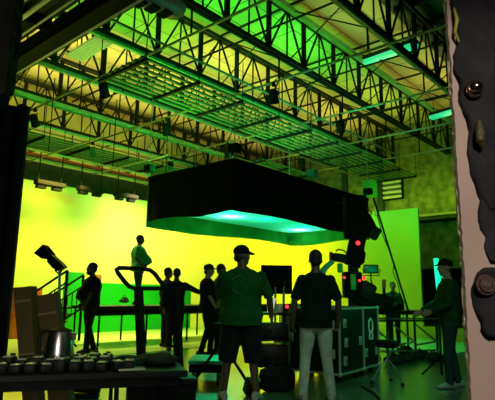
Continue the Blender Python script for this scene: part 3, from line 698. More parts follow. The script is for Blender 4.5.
# bearded man at left
q = onz(87, 352.5)
person('bearded man in dark clothes facing left by the stair railing', q, A_LEFT+25, 1.82, dict(LA=(.04, .1, .09), RA=(-.14, -.1, .09), RK=(.0, -.1, .5), LE=(.04, .25, 1.16), LW=(.12, .2, .94), RE=(.02, -.25, 1.15), RW=(.13, -.2, .95)), 1.38, .08, 'skin_dark', 'cloth_black', 'short', 'cloth_black', 1, None, beard=True)
# man on the stage
q = onz(136.5, 305, .9)
m138 = person('stocky man in green t-shirt standing on the stage holding a phone', q, A_RIGHT+8, 1.82, dict(RE=(-.06, -.28, 1.15), RW=(.06, -.25, 1.03), LE=(.0, .27, 1.14), LW=(.06, .26, .92), LA=(-.03, .1, .09), RA=(.03, -.1, .09)), 1.4, .11, 'skin_dark', 'cloth_midgreen', 'short', 'denim_dark', 1, None)
ph = relto(m138, (.17, -.22, .93))
tag(MB().bbox(ph, (.075, .012, .15), .004, (0, .5, math.radians(A_RIGHT))).build('phone', 'black_plastic'), 'small phone held by the man on the stage', 'phone')
# pair behind the handrail
q = onz(165, 347)
person('man in dark clothes behind the handrail, left of the pair', q, A_RIGHT+35, 1.80, dict(LA=(.0, .1, .09)), 1.1, .02, 'skin_dark', 'cloth_black', 'short', 'cloth_black', 1, None)
q = onz(174, 351)
person('man with arm stretched out along the handrail, right of the pair', q, A_AWAY, 1.75, dict(RE=(.14, -.42, 1.28), RW=(.2, -.58, 1.22), LE=(.02, .26, 1.15)), 1.05, 0, 'skin_dark', 'cloth_black', 'long', 'cloth_black', 1, None)
# pair right of the cart
person('slim man in black t-shirt and cap facing right near the low dolly', onz(206, 356), A_RIGHT+8, 1.80, dict(LK=(.03, .1, .5), RK=(.1, -.1, .5), LA=(-.1, .1, .09), RA=(.06, -.1, .09), RE=(.02, -.25, 1.14), RW=(.14, -.23, .93)), 1.18, 0.03, 'skin_mid', 'cloth_black', 'short', 'cloth_black', 1, 'cloth_black')
person('man in yellow green shirt half hidden behind the broad man', onz(219, 353), A_RIGHT+30, 1.84, dict(), 1.05, 0, 'skin_mid', 'cloth_lime', 'short', 'cloth_black', 1, None)
# far person behind the scaffold
q = dep(394, 320, 13.2); q.z = 0
m393 = person('person seen as head and shoulders behind the scaffold table', q, A_NEAR-20, 1.57, dict(), 1.0, 0, 'skin_mid', 'cloth_green', 'short', 'cloth_black', 1, None)

# ================================================================== FOREGROUND TABLE
TA = math.atan2((fl(-.42, 3.28)-fl(-1.65, 2.9)).y, (fl(-.42, 3.28)-fl(-1.65, 2.9)).x)
T0 = fl(-1.9, 2.82); tx = (fl(-.42, 3.28)-fl(-1.65, 2.9)).normalized(); ty = Vector((-tx.y, tx.x, 0)); TL, TW, TH = 1.62, .76, .75
t = thing('folding_table', 'long black folding table crowded with gear in the left foreground', 'table', T0, TA)
MB().bbox((TL/2, TW/2, TH-.02), (TL, TW, .04), .008).build('tabletop', 'black_plastic', t, False, None, False)
MB().box((TL/2, .03, TH-.065), (TL-.1, .03, .05)).build('apron', 'black_steel', t, False, None, False)
for x in (.12, TL-.42):
    for y in (.08, TW-.08): MB().tube([(x, y, 0), (x, y, TH-.04)], .014, 8).build('leg', 'black_steel', t, True, None, False)
def tp(u, v, z=0): return T0+tx*u+ty*v+UPV*(TH+z)
# gear packs standing on the table
def pack_proto(kind):
    o = thing('battery_pack', '', 'battery pack', (0, 0, 0), 0, 'black packs lined up on the table')
    MB().bbox((0, 0, .036), (.068, .11, .072), .016).build('body', 'black_plastic', o, True, None, False)
    MB().bbox((0, -.008, .0735), (.05, .075, .006), .003).build('top_plate', 'pale_label', o, True, 'pale worn top plate', False)
    MB().bbox((0, .045, .078), (.03, .02, .016), .004).build('connector', 'black_plastic', o, True, None, False)
    return o
proto = None; cnt = 0
rown = ['front', 'second', 'rear']
ords = ['first', 'second', 'third', 'fourth', 'fifth', 'sixth', 'seventh', 'eighth', 'ninth', 'tenth', 'eleventh', 'twelfth', 'thirteenth', 'fourteenth', 'fifteenth']
for r_, v_ in enumerate((.1, .27, .44)):
    for i in range((13, 11, 6)[r_]):
        if r_ == 2 and i < 2: continue
        u = .3+i*.081+r_*.02+random.uniform(-.006, .006)
        if r_ == 2: u = .74+i*.082
        o = pack_proto(0) if proto is None else copy_tree(proto)
        if proto is None: proto = o
        o.location = tp(u, v_+random.uniform(-.015, .015)); o.rotation_euler = (0, 0, TA+random.uniform(-.3, .3)); o.scale = (1, 1, random.uniform(.7, 1.08))
        o['label'] = ords[i]+' black pack from the left in the '+rown[r_]+' row on the foreground table'
# kettle
kc = tp(.62, .5)
kc = dep(59, 356, 3.5); kc.z = TH; KS = 1.15
t = thing('electric_kettle', 'brushed steel kettle with black handle on the foreground table', 'kettle', kc)
MB().lathe(kc, [(.01, .012), (.094, .012), (.098, .03), (.09, .1), (.079, .18), (.07, .21), (.01, .212)], 32).build('body', 'steel_brush', t)
MB().lathe(kc, [(.01, 0), (.1, 0), (.102, .012), (.01, .013)], 32).build('base', 'black_plastic', t)
MB().lathe(kc, [(.072, .208), (.07, .22), (.035, .23), (.01, .242), (.001, .243)], 28).build('lid', 'black_plastic', t)
MB().tube([kc-RT*.065+UPV*.212, kc-RT*.125+UPV*.205, kc-RT*.14+UPV*.155, kc-RT*.128+UPV*.08, kc-RT*.09+UPV*.045], [.012, .014, .014, .013, .011], 10).build('handle', 'black_plastic', t)
MB().prism([kc+RT*.062+UPV*.205-FW*.02, kc+RT*.062+UPV*.205+FW*.02, kc+RT*.105+UPV*.198, ], UPV*-.045).build('spout', 'steel_brush', t)
# dark cable coil and jacket heap at the right end
cc = tp(1.27, .3, .012)
m = MB()
for k_ in range(5): m.tube([cc+Vector((math.cos(a)*(.11+.008*k_), math.sin(a)*(.1-.005*k_), (.007*k_+.006*math.sin(3*a+k_)))) for a in [i*PI/12 for i in range(24)]], .011, 7, True)
tag(m.build('cable_coil', 'black_rubber'), 'coil of black cable near the right end of the foreground table', 'cable coil')
m = MB(); cc = tp(1.49, .36, .035)
for (u, v_, z_, a, b, c_) in [(0, 0, -.01, .13, .2, .028), (-.06, .05, 0, .09, .12, .025), (.05, -.06, 0, .08, .1, .024), (.02, .08, .008, .08, .1, .02)]: m.ell(cc+tx*u+ty*v_+UPV*z_, (a, b, c_), (0, 0, TA))
ob = m.build('jacket_heap', 'cloth_black'); remesh(ob, .012, 4); tag(ob, 'crumpled black jacket on the right end of the foreground table', 'jacket')
tag(MB().bbox(tp(1.28, .08, .008), (.16, .09, .012), .003, (0, 0, TA+.05)).build('notebook', 'pale_label'), 'pale flat booklet at the right front edge of the table', 'booklet')
# folded black base on the floor behind the table
c_ = onz(86, 398)
t = thing('stand_base', 'low black folded stand base on the yellow lit floor under the table', 'stand base', c_)
MB().tube([c_-RT*.22+UPV*.1, c_+RT*.02+UPV*.08, c_+RT*.16+UPV*.2], .03, 8).build('leg', 'black_steel', t)
MB().tube([c_-RT*.2+FW*.2+UPV*.05, c_+RT*.05+FW*.1+UPV*.14], .025, 8).build('leg', 'black_steel', t)
MB().bbox(c_+RT*.12+UPV*.14, (.1, .12, .26), .03, (.1, .3, math.radians(A_RIGHT))).build('hub', 'black_plastic', t)
MB().bbox(c_-RT*.05+UPV*.025, (.4, .1, .05), .015, (0, 0, math.radians(A_RIGHT))).build('foot', 'black_rubber', t)
# black cases under the table
for i, (px, w_, l) in enumerate([(142, .18, 'tall black case under the table, left of the two'), (175, .22, 'tall black case under the table, right of the two')]):
    c_ = dep(px, 390, 3.55); c_.z = 0
    ob = thing('black_case', l, 'case', c_, TA)
    MB().bbox((0, 0, .33), (w_, .34, .64), .02).build('body', 'duvet', ob, True, None, False)
    MB().bbox((0, 0, .665), (w_+.01, .35, .04), .01).build('lid', 'black_plastic', ob, True, None, False)
    MB().tube([(-.05, -.18, .5), (-.05, -.205, .5), (.05, -.205, .5), (.05, -.18, .5)], .008, 6).build('handle', 'black_plastic', ob, True, None, False)
# cardboard cartons leaning behind the table
def carton(pts_top, pts_bot, D, label, tapes):
    (x0, y0), (x1, y1) = pts_top; (b0, c0), (b1, c1) = pts_bot
    P = [dep(x0, y0, D+.12), dep(x1, y1, D+.12), dep(b1, c1, D), dep(b0, c0, D)]
    base = (P[2]+P[3])/2; t = thing('cardboard_carton', label, 'carton', base)
    MB().prism(P, FW*.14).build('body', 'card', t, False)
    for f in tapes:
        a = P[0].lerp(P[3], f); b = P[1].lerp(P[2], f); MB().beam(a-FW*.004, b-FW*.004, .006, .018).build('tape', 'tape', t, False)
def zf(px, D):      # pixel row of the floor
    p = dep(px, 440, D); q = dep(px, 430, D); return 430+(440-430)*(q.z-0)/(q.z-p.z)
carton([(13, 288), (30, 286)], [(27, zf(27, 4.15)), (42, zf(42, 4.15))], 4.15, 'tall narrow brown carton leaning next to the black curtain', (.09, .42))
carton([(36, 296), (54, 293)], [(54, zf(54, 4.25)), (76, zf(76, 4.25))], 4.25, 'tall narrow brown carton leaning behind the kettle', (.13, .5))
# black curtain flag
P = [dep(-40, 92, 4.6), dep(9, 94, 4.6), dep(12, 102, 4.6), dep(26.5, 105, 4.6)]
b1 = dep(10, 400, 4.6); 
base = Vector((P[3].x, P[3].y, 0)); b0 = Vector((P[0].x, P[0].y, 0))
t = thing('black_flag', 'tall black curtain flag filling the left edge of the view', 'curtain', base)
m = MB(); n = 26; w_ = (base-b0); nrm = FW; vs = []; zt = P[3].z
for sd in (0, .03):
    for i in range(n+1):
        u = i/n; off = .03*math.sin(u*25); p_ = b0+w_*u+nrm*(off+sd)
        vs += [p_+UPV*.02, p_+UPV*(zt+(.1 if u < .6 else (.06 if u < .72 else 0)))]
N = 2*(n+1); fs = []
for i in range(n):
    a = 2*i; fs += [(a, a+2, a+3, a+1), (N+a, N+a+1, N+a+3, N+a+2), (a+1, a+3, N+a+3, N+a+1), (a, N+a, N+a+2, a+2)]
fs += [(0, 1, N+1, N), (2*n, N+2*n, N+2*n+1, 2*n+1)]
MB().add(vs, fs).build('cloth', 'duvet', t)
MB().tube([base+nrm*.05, base+nrm*.05+UPV*zt], .018, 8).build('edge_pole', 'dark_steel', t)
# handrail frame behind table
D_ = 5.2
t = thing('handrail_frame', 'black tubular frame with looped handrail and two posts behind the table', 'frame', (dep(158, 345, D_).xy.to_3d()))
loop = [(193, 288.5), (165, 288.5), (135, 288.5), (129, 286.5), (124, 281), (118, 273), (116.5, 269.5), (119, 268), (124, 268), (140, 268.5), (150, 270), (155, 274), (160, 281), (165, 287)]
MB().tube([dep(x, y, D_) for x, y in loop], .022, 10).build('handrail', 'black_steel', t)
for x0, x1 in ((138.5, 141.5), (175.5, 178.5)):
    p = dep(x0, 289, D_); q = dep(x1, 360, D_); q = p+(q-p)*((p.z-.06)/(p.z-q.z))
    MB().beam(p, q, .075, .06).build('post', 'black_steel', t, False)
    MB().bbox((q.x, q.y, .035), (.16, .7, .07), .015, (0, 0, math.radians(A_RIGHT))).build('foot', 'black_steel', t)
# low dolly
c_ = onz(203, 384); 
t = thing('platform_dolly', 'low dark rolling platform with green light painted on top, right of the table', 'dolly', c_, math.radians(A_RIGHT))
MB().bbox((.04, .2, .3), (.48, .7, .05), .012).build('deck', 'cyan_paint', t, True, None, False)  # green light on the platform top is put into the deck colour
MB().bbox((.04, .2, .22), (.46, .66, .11), .01).build('frame', 'black_steel', t, True, None, False)
for x in (-.13, .21):
    for y in (-.06, .46):
        MB().rings([(Vector((x-.02, y, .08)), (1, 0, 0), .08, .08), (Vector((x+.02, y, .08)), (1, 0, 0), .08, .08)], 18).build('wheel', 'black_rubber', t, True, None, False)
        MB().box((x, y, .17), (.05, .06, .1)).build('caster_bracket', 'galv', t, False, None, False)
# ================================================================== CENTRE / RIGHT GEAR
# tv monitor on stand
D_ = 8.7
P0 = dep(261, 265, D_); P1 = dep(292, 264, D_); P2 = dep(276.5, 294, D_); cx = (P0+P1)/2; zc = (P0.z+P2.z)/2; w_ = (P1-P0).length; h_ = P0.z-P2.z
t = thing('tv_monitor', 'large black monitor seen from behind between the two standing men', 'monitor', (cx.x, cx.y, 0), math.radians(A_RIGHT))
MB().bbox((0, 0, zc), (w_, .06, h_), .012).build('panel', 'duvet', t, True, None, False)
MB().bbox((0, -.04, zc), (w_*.5, .04, h_*.5), .01).build('rear_bulge', 'duvet', t, True, None, False)
for x in (-.02, .12): MB().tube([(x, -.02, .1), (x, -.02, zc)], .02, 8).build('stand_pole', 'galv', t, True, None, False)
for a in range(3): MB().tube([(.05, -.02, .5), (.05+.35*math.cos(a*2.09+.5), -.02+.35*math.sin(a*2.09+.5), .02)], .015, 8).build('leg', 'black_steel', t, True, None, False)
# rolling equipment cart under the monitor
c_ = dep(272, 340, 7.5); c_.z = 0
t = thing('equipment_cart', 'black equipment cart below the monitor between the two men', 'cart', c_, math.radians(A_RIGHT))
for z_ in (.25, .6, .95): MB().bbox((0, 0, z_), (.5, .45, .03), .008).build('shelf', 'black_plastic', t, True, None, False)
for x in (-.23, .23):
    for y in (-.2, .2):
        MB().tube([(x, y, .1), (x, y, 1.05)], .014, 8).build('post', 'galv', t, True, None, False)
        MB().ell((x, y, .05), (.05, .025, .05)).build('caster', 'black_rubber', t, True, None, False)
MB().bbox((.02, .02, .72), (.4, .36, .2), .01).build('rack_unit', 'case_black', t, True, None, False)
MB().bbox((0, .02, .4), (.42, .36, .25), .01).build('rack_unit', 'case_black', t, True, None, False)
p = dep(270, 300, 7.9)
tag(MB().prism([dep(266, 299, 7.6), dep(276, 298, 7.65), dep(273, 313, 7.5), dep(268, 313.3, 7.5)], FW*.012).build('glow_sheet', mat('white_sheet_glow', (.6, .6, .55), .4, emit=(.7, .75, .55), es=.7)), 'small tilted white sheet with added glow on the cart left of the monitor pole', 'screen')  # pale sheet given its own glow to brighten it
tag(MB().bbox(dep(279, 309, 7.45).xy.to_3d()+UPV*1.02, (.1, .06, .11), .02, (0, 0, .4)).build('white_pouch', 'paper'), 'small white pouch on the cart below the monitor', 'pouch')
ob = thing('tally_box', 'small black box with a red lamp on the cart under the monitor', 'box', dep(287, 310, 7.5).xy.to_3d()+UPV*.965)
MB().bbox(dep(287, 310, 7.5).xy.to_3d()+UPV*1.026, (.12, .06, .12), .01, (0, 0, math.radians(A_RIGHT))).build('body', 'black_plastic', ob); MB().ell(dep(287, 310, 7.46).xy.to_3d()+UPV*1.05, (.035, .02, .025)).build('lamp', 'red_lamp', ob)
tag(MB().bbox(dep(277, 372, 6.85).xy.to_3d()+UPV*.15, (.46, .28, .29), .09, (0, 0, math.radians(A_RIGHT)+.25)).tube([dep(270, 372, 6.75).xy.to_3d()+UPV*.25, dep(273, 372, 6.75).xy.to_3d()+UPV*.36, dep(280, 372, 6.75).xy.to_3d()+UPV*.36, dep(283, 372, 6.75).xy.to_3d()+UPV*.25], .014, 7).build('duffel_bag', 'cloth_black'), 'dark soft bag on the floor between the two standing men', 'bag')
# small box with green face on the floor
c_ = onz(256, 397)
t = thing('green_face_box', 'small black box with a bright green face on the floor by the broad man', 'box', c_, math.radians(A_RIGHT)+.5)
MB().bbox((0, .1, .1), (.16, .16, .2), .015, (.5, 0, 0)).build('body', 'black_plastic', t, True, None, False)
MB().bbox((0, .03, .145), (.13, .01, .14), .004, (.5, 0, 0)).build('face', 'green_panel', t, True, None, False)
# tripod left of broad man
top = dep(222, 302, 6.75); ft = onz(214, 385)
t = thing('tripod', 'black tripod stand half hidden behind the broad man in green', 'tripod', (top.x, top.y, 0))
MB().tube([(top.x, top.y, .45), top], .022, 8).build('column', 'black_steel', t)
for a in (math.radians(A_LEFT)+.45, math.radians(A_NEAR)+1.3, math.radians(A_RIGHT)+.5): MB().tube([(top.x, top.y, .62), (top.x+.45*math.cos(a), top.y+.45*math.sin(a), .015)], .02, 8).build('leg', 'black_steel', t)
for z_, h_ in ((1.0, .08), (.82, .06)): MB().bbox((top.x, top.y, z_), (.16, .12, h_), .012).build('bracket', 'dark_steel', t)
# flight cases
def flight_case(o0, ang, L, W, H, label, latches, mark=False):
    t = thing('flight_case', label, 'flight case', o0, ang, 'flight cases'); z0 = .13
    def b(nm, m, mb_, sm=True, lab=None): return mb_.build(nm, m, t, sm, lab, False)
    b('body', 'case_black', MB().box((L/2, W/2, z0+(H-z0)/2), (L-.01, W-.01, H-z0-.01)), False)
    m = MB(); e = .028
    for x in (0, L):
        for y in (0, W): m.box((x, y, z0+(H-z0)/2), (e, e, H-z0))
    for z_ in (z0, H):
        for y in (0, W): m.box((L/2, y, z_), (L, e, e))
        for x in (0, L): m.box((x, W/2, z_), (e, W, e))
    b('edge_profile', 'alu', m, False)
    for x in (0, L):
        for y in (0, W):
            for z_ in (z0, H): b('ball_corner', 'alu', MB().ell((x, y, z_), (.032, .032, .032)))
    for x in (.1, L-.1):
        for y in (.1, W-.1):
            b('caster', 'black_rubber', MB().rings([(Vector((x, y-.02, .055)), (0, 1, 0), .055, .055), (Vector((x, y+.02, .055)), (0, 1, 0), .055, .055)], 16))
            b('caster_fork', 'galv', MB().box((x, y, .1), (.05, .055, .06)), False)
    for face, u, z_ in latches:
        mb_ = MB(); mi = MB()
        if face == 'y': mb_.bbox((u, -.008, z_), (.1, .02, .13), .008); mi.bbox((u, -.02, z_), (.05, .016, .06), .006)
        else: mb_.bbox((-.008, u, z_), (.02, .1, .13), .008); mi.bbox((-.02, u, z_), (.016, .05, .06), .006)
        la = b('latch', 'alu', mb_); k_ = mi.build('latch_dish', 'galv', la, True, None, False)
    return t
co = fl(1.325, 7.42); ca_ = math.radians(A_RIGHT+54)
# local x runs along the right face (away to the right), local y to the left rear
flight_case(co, ca_, .82, .95, 1.03, 'large black flight case with metal edges right of the man in jeans', [('y', .16, .82), ('y', .16, .3), ('y', .7, .55), ('y', .2, .55), ('x', .12, .8), ('x', .12, .4), ('x', .8, .6)])
dx = Vector((math.cos(ca_), math.sin(ca_), 0)); dy = Vector((-dx.y, dx.x, 0))
# red strip along the top front edge
ob = MB().bbox((co+dx*.41-dy*.0+UPV*1.05), (.8, .03, .012), .003, (0, 0, ca_)).build('red_strip', 'red_trim'); tag(ob, 'thin red strip along the top edge of the large flight case', 'strip')
c2 = co+dx*.87+dy*.02
fc2 = flight_case(c2, ca_, .6, .9, 1.03, 'second flight case with a white letter mark, behind the large one', [('y', .5, .35), ('y', .08, .35)])
# white mark on the second case
m = MB(); L0 = Vector((.27, -.012, .0))
m.tube([L0+Vector((-.055, 0, .66)), L0+Vector((-.08, 0, .72)), L0+Vector((-.07, 0, .82)), L0+Vector((0, 0, .86)), L0+Vector((.07, 0, .82)), L0+Vector((.08, 0, .72)), L0+Vector((.05, 0, .66)), L0+Vector((.0, 0, .66))], .014, 6)
m.tube([L0+Vector((0, 0, .66)), L0+Vector((-.05, 0, .62)), L0+Vector((-.06, 0, .55)), L0+Vector((.05, 0, .54)), L0+Vector((.07, 0, .62)), L0+Vector((.03, 0, .66))], .014, 6)
m.build('letter_mark', 'paper', fc2, True, 'white rounded letter mark', False)
# stool with chrome tripod
sc_ = onz(388.5, 384); D_ = 7.6
t = thing('drum_stool', 'round black stool on a chrome tripod right of the flight cases', 'stool', sc_)
seat = dep(384, 345, 7.55); sx = Vector((sc_.x, sc_.y, 0))
MB().lathe(sx+UPV*.5, [(.01, 0), (.15, 0), (.165, .03), (.165, .07), (.14, .095), (.01, .1)], 24).build('seat', 'cloth_black', t)
MB().tube([sx+UPV*.12, sx+UPV*.5], .017, 10).build('column', 'chrome', t)
for a in (0.3, 2.4, 4.5):
    e_ = sx+Vector((.24*math.cos(a), .24*math.sin(a), .025)); l_ = MB().tube([sx+UPV*.34, sx.lerp(e_, .55)+UPV*.2, e_], .011, 8).build('leg', 'chrome', t)
    MB().ell(e_, (.028, .028, .025)).build('rubber_foot', 'black_rubber', l_)
# cable on the floor
pts = [onz(x, y, .012) for x, y in ((362, 386), (368, 390), (374, 393), (379, 398), (384, 406))]
tag(MB().tube(pts, .012, 8).build('floor_cable', 'black_rubber'), 'black cable lying on the floor in front of the flight cases', 'cable')
# camera crane
D_ = 10.0
def cp(x, y, dd=0.): return dep(x, y, D_+dd)
base = cp(353, 320); base.z = 0
t = thing('camera_crane', 'black camera crane column with red lamps behind the flight cases', 'camera crane', base)
MB().bbox((base.x, base.y, .2), (.8, .7, .25), .03, (0, 0, math.radians(A_RIGHT))).build('base', 'black_steel', t)
for sx_, sy_ in ((-.35, -.28), (.35, -.28), (-.35, .28), (.35, .28)):
    MB().ell(base+RT*sx_+FW*sy_+UPV*.09, (.09, .09, .09)).build('wheel', 'black_rubber', t)
MB().tube([base+UPV*.3, cp(353, 262)], .1, 12).build('column', 'dark_steel', t)
MB().bbox(cp(352, 285), (.34, .3, .5), .03, (0, 0, math.radians(A_RIGHT))).build('gear_head', 'black_steel', t)
MB().bbox(cp(372, 300), (.75, .35, .3), .05, (0, .25, math.radians(A_RIGHT))).build('counterweight', 'black_steel', t)
MB().bbox(cp(366, 291, -.1), (.3, .3, .34), .06, (0, .5, math.radians(A_RIGHT))).build('drive_motor', 'black_plastic', t)
MB().beam(cp(352, 266), cp(358.5, 236), .2, .3).build('arm', 'black_steel', t, False)
MB().bbox(cp(355, 217), (.42, .35, .85), .04, (0, 0, math.radians(A_RIGHT))).build('tower_box', 'duvet', t)
MB().beam(cp(364, 216), cp(374, 236), .16, .22).build('remote_arm', 'black_steel', t, False)
MB().bbox(cp(374, 233, -.1), (.2, .2, .24), .03, (0, .5, math.radians(A_RIGHT))).build('remote_head', 'black_plastic', t)
MB().tube([cp(361, 246), cp(364.5, 254), cp(363, 262), cp(359, 265)], .03, 8).build('handle', 'black_steel', t)
for x, y, r_ in ((358, 243, .042), (344.5, 277.5, .024), (364, 278, .038), (359.5, 280.5, .024)):
    MB().ell(cp(x, y, -.3), (r_, r_, r_)).build('tally_lamp', 'red_lamp', t, True, 'glowing red lamp')
MB().bbox(cp(353, 282, -.25), (.1, .08, .3), .02, (0, 0, math.radians(A_RIGHT))).build('green_plate', 'green_panel', t, True, 'green lit plate')
# cine camera
t = thing('cine_camera', 'black cinema camera mounted left of the crane column', 'camera', cp(338, 258))
MB().bbox(cp(340, 258), (.26, .16, .16), .02, (0, .15, math.radians(A_RIGHT))).build('body', 'black_plastic', t)
MB().rings([(cp(336, 257), -RT, .06, .06), (cp(331, 256), -RT, .075, .075)], 16).build('lens', 'black_plastic', t)
MB().bbox(cp(330.5, 256), (.02, .2, .16), .004, (0, 0, math.radians(A_RIGHT))).build('matte_box', 'dark_steel', t)
MB().tube([cp(336, 251), cp(338, 249.5), cp(344, 250.5), cp(346, 253)], .014, 8).build('top_handle', 'black_steel', t)
MB().bbox(cp(340, 268), (.1, .1, .18), .02, (0, 0, math.radians(A_RIGHT))).build('battery', 'green_panel', t)
p = [cp(322, 268, -1.2), cp(327, 267, -1.2), cp(332, 262, -1.1)]
# green hand-held bracket seen beside the jeans man's head
tag(MB().tube([cp(322, 277), cp(323.5, 270), cp(327, 266), cp(333, 261)], [.05, .06, .055, .045], 10).build('padded_arm', 'cyan_paint'), 'green padded arm rising beside the head of the man in jeans', 'arm')
# field monitor
t = thing('field_monitor', 'small green lit monitor on an arm right of the crane', 'monitor', cp(371, 269))
MB().bbox(cp(371, 269), (.29, .05, .17), .012, (0, 0, math.radians(A_RIGHT))).build('housing', 'black_plastic', t)
MB().bbox(cp(371, 269, -.03), (.25, .01, .13), .003, (0, 0, math.radians(A_RIGHT))).build('picture', 'mon_green', t)
MB().tube([cp(371, 273), cp(371, 280), cp(374, 292), cp(374, 306)], .014, 8).build('arm', 'black_steel', t)
MB().tube([cp(363, 269), cp(363, 275.5), cp(379, 275.5), cp(380, 269)], .01, 6).build('yoke', 'black_steel', t)
q = cp(384, 310)
t = thing('grip_post', 'black post with a pinkish grip beside the far seated person', 'post', q)
MB().tube([cp(384, 286), cp(384, 310)], .03, 8).build('post', 'black_steel', t); MB().tube([cp(384, 279.5), cp(384, 288)], .04, 8).build('grip', mat('pink_grip', (.4, .12, .09), .6), t)
# boom pole and cable
P0 = cp(373.5, 198, .6); P1 = cp(408.5, 311.5, .6)
tag(MB().tube([P0, P1], .022, 8).build('boom_pole', 'black_steel'), 'long thin black boom pole slanting down in front of the green screen', 'pole')
tag(MB().tube([cp(377, 215, .5), cp(383, 236, .5), cp(389, 250, .5), cp(394, 262, .5), cp(393, 272, .5), cp(398, 284, .5), cp(402, 302, .5)], .01, 6).build('hanging_cable', 'black_rubber'), 'loose black cable looping beside the boom pole', 'cable')
tag(MB().tube([cp(330, 205, 1), cp(352, 200, 1), cp(366, 206, 1), cp(372, 214, .6)], .014, 6).build('hanging_cable', 'black_rubber'), 'black cable drooping from the softbox corner to the crane', 'cable')
# cyan light tube on stand
P0 = dep(437.5, 258, 8.3); P1 = dep(437.5, 292, 8.3)
t = thing('tube_light', 'cyan glowing tube light on a stand behind the man in cap', 'light', (P1.x, P1.y, 0))
MB().bbox((P0+P1)/2, (.08, .06, P0.z-P1.z), .02, (0, -.05, math.radians(A_RIGHT))).build('tube', 'tube_cyan', t)
MB().tube([(P1.x, P1.y, .02), (P1.x, P1.y, P1.z)], .02, 8).build('pole', 'black_steel', t)
for a in (0, 2.1, 4.2): MB().tube([(P1.x, P1.y, .3), (P1.x+.3*math.cos(a), P1.y+.3*math.sin(a), .015)], .014, 8).build('leg', 'black_steel', t)
MB().bbox(dep(441, 277, 8.3), (.12, .05, .04), .008, (0, 0, math.radians(A_RIGHT))).build('clamp', 'galv', t)
# studio light with barn doors at left
D_ = 11.4
c_ = cp(53, 262); ft = Vector((dep(60, 345, D_).x, dep(60, 345, D_).y, 0))
t = thing('studio_light', 'black studio light with barn doors tilted on a stand by the stairs', 'studio light', ft)
hd = [dep(x, y, D_) for x, y in ((49.5, 256), (53, 255), (61, 262), (65.5, 267), (59, 271), (54, 268), (49, 262))]
MB().prism([p_-FW*.12 for p_ in hd], FW*.26).build('lamp_head', 'black_plastic', t)
bd = [dep(x, y, D_) for x, y in ((45.5, 245), (53, 254), (51, 260), (44, 259), (36.5, 253.5))]
MB().prism([p_-FW*.15 for p_ in bd], FW*.02).build('barn_door', 'black_steel', t, False); MB().prism([p_+FW*.15 for p_ in bd], FW*.02).build('barn_door', 'black_steel', t, False)
bt = [dep(x, y, D_) for x, y in ((45.5, 245), (36.5, 253.5), (38, 255), (46.5, 247))]; MB().prism([p_-FW*.15 for p_ in bt], FW*.32).build('barn_door', 'black_steel', t, False)
tp_ = dep(59.5, 268, D_); MB().tube([ft, tp_], .03, 8).build('pole', 'cyan_paint', t, True, 'pole painted in its green light')  # green light on the pole is in its paint
MB().tube([dep(55, 270, D_), dep(59.5, 275, D_), dep(63, 268, D_)], .02, 8).build('yoke', 'black_steel', t)
for a in (0.2, 2.3, 4.4): MB().tube([ft+UPV*.45, ft+Vector((.45*math.cos(a), .45*math.sin(a), .015))], .02, 8).build('leg', 'black_steel', t)
# bag at the feet of the man on the stage
q = onz(124, 303, .9)
m = MB(); m.ell(q+UPV*.06, (.16, .1, .06), (0, 0, math.radians(A_RIGHT))); m.ell(q+UPV*.12+RT*.05, (.1, .07, .05), (0, .4, math.radians(A_RIGHT)))
ob = m.build('tool_bag', 'cloth_black'); tag(ob, 'small black bag on the stage at the standing man\'s feet', 'bag'); MB().tube([q+UPV*.1-RT*.1, q+UPV*.24, q+UPV*.14+RT*.1], .012, 6).build('strap', 'cloth_black', ob)

# ================================================================== LIGHT
w = bpy.data.worlds.new('world'); SC.world = w; w.use_nodes = True
w.node_tree.nodes['Background'].inputs[0].default_value = (.05, .3, .08, 1); w.node_tree.nodes['Background'].inputs[1].default_value = .01
YEL = (1, .68, .03); GRN = (.02, 1, .08); CYN = (.0, 1, .5)
# wash on the green screen, from the hung units
for a, e, c_ in ((4.5, 62, (.95, .86, .01)), (8, 96, (1, .7, .12)), (11.5, 120, (1, .7, .34)), (14.4, 98, (1, .7, .12))):
    lamp('AREA', 'cyc_wash', (a, 14.7, 4.75), c_, e, (a, 17, 2.5), 1.6, .4, spread=115)
lamp('AREA', 'cyc_wash', (17.0, 14.0, 4.75), (1, .7, .08), 75, (18.8, 17, 2.5), 1.2, .4, spread=115)
lamp('AREA', 'cyc_wash_green', (18.6, 9.2, 4.8), (.02, 1, .01), 24, (21.1, 9.2, 2.2), .4, 2.0)
lamp('AREA', 'cyc_wash_green', (18.6, 11.4, 4.8), (.12, 1, .01), 26, (21.1, 11.4, 2.2), .4, 2.0)
lamp('AREA', 'cyc_wash_mixed', (17.8, 14.3, 4.8), (1, .75, .01), 110, (21.1, 15.2, 2.2), .4, 2.2, spread=110)
lamp('AREA', 'flat_wash', (9.5, 12.9, 3.0), (.12, 1, .05), 48, (10, 14, .6), 2.5, .4)
lamp('AREA', 'floor_fill', (8.5, 13.0, 4.9), (1, .84, .3), 190, (8.5, 11.8, 0), 5, .5, spread=80)  # added overhead to brighten the floor by the low flat
lamp('SPOT', 'floor_patch_spot', (6.5, 13.2, 4.6), (1, .85, .03), 420, fl(-2.25, 6.9, 0), .3, None, 32, .8)  # added spot that makes the yellow patch on the near floor
lamp('SPOT', 'floor_patch_spot_green', (8.7, 8.1, 3.3), (0, 1, .35), 340, fl(-.3, 6.7, 0), .2, None, 42, .8)  # added spot for the green floor patch and rims on people
lamp('SPOT', 'floor_fill_cyan', (12.4, 6.0, 5.4), (0, 1, .5), 520, (12.4, 6.0, 0), .15, None, 58, .7)  # added spot that brightens the floor under the scaffold
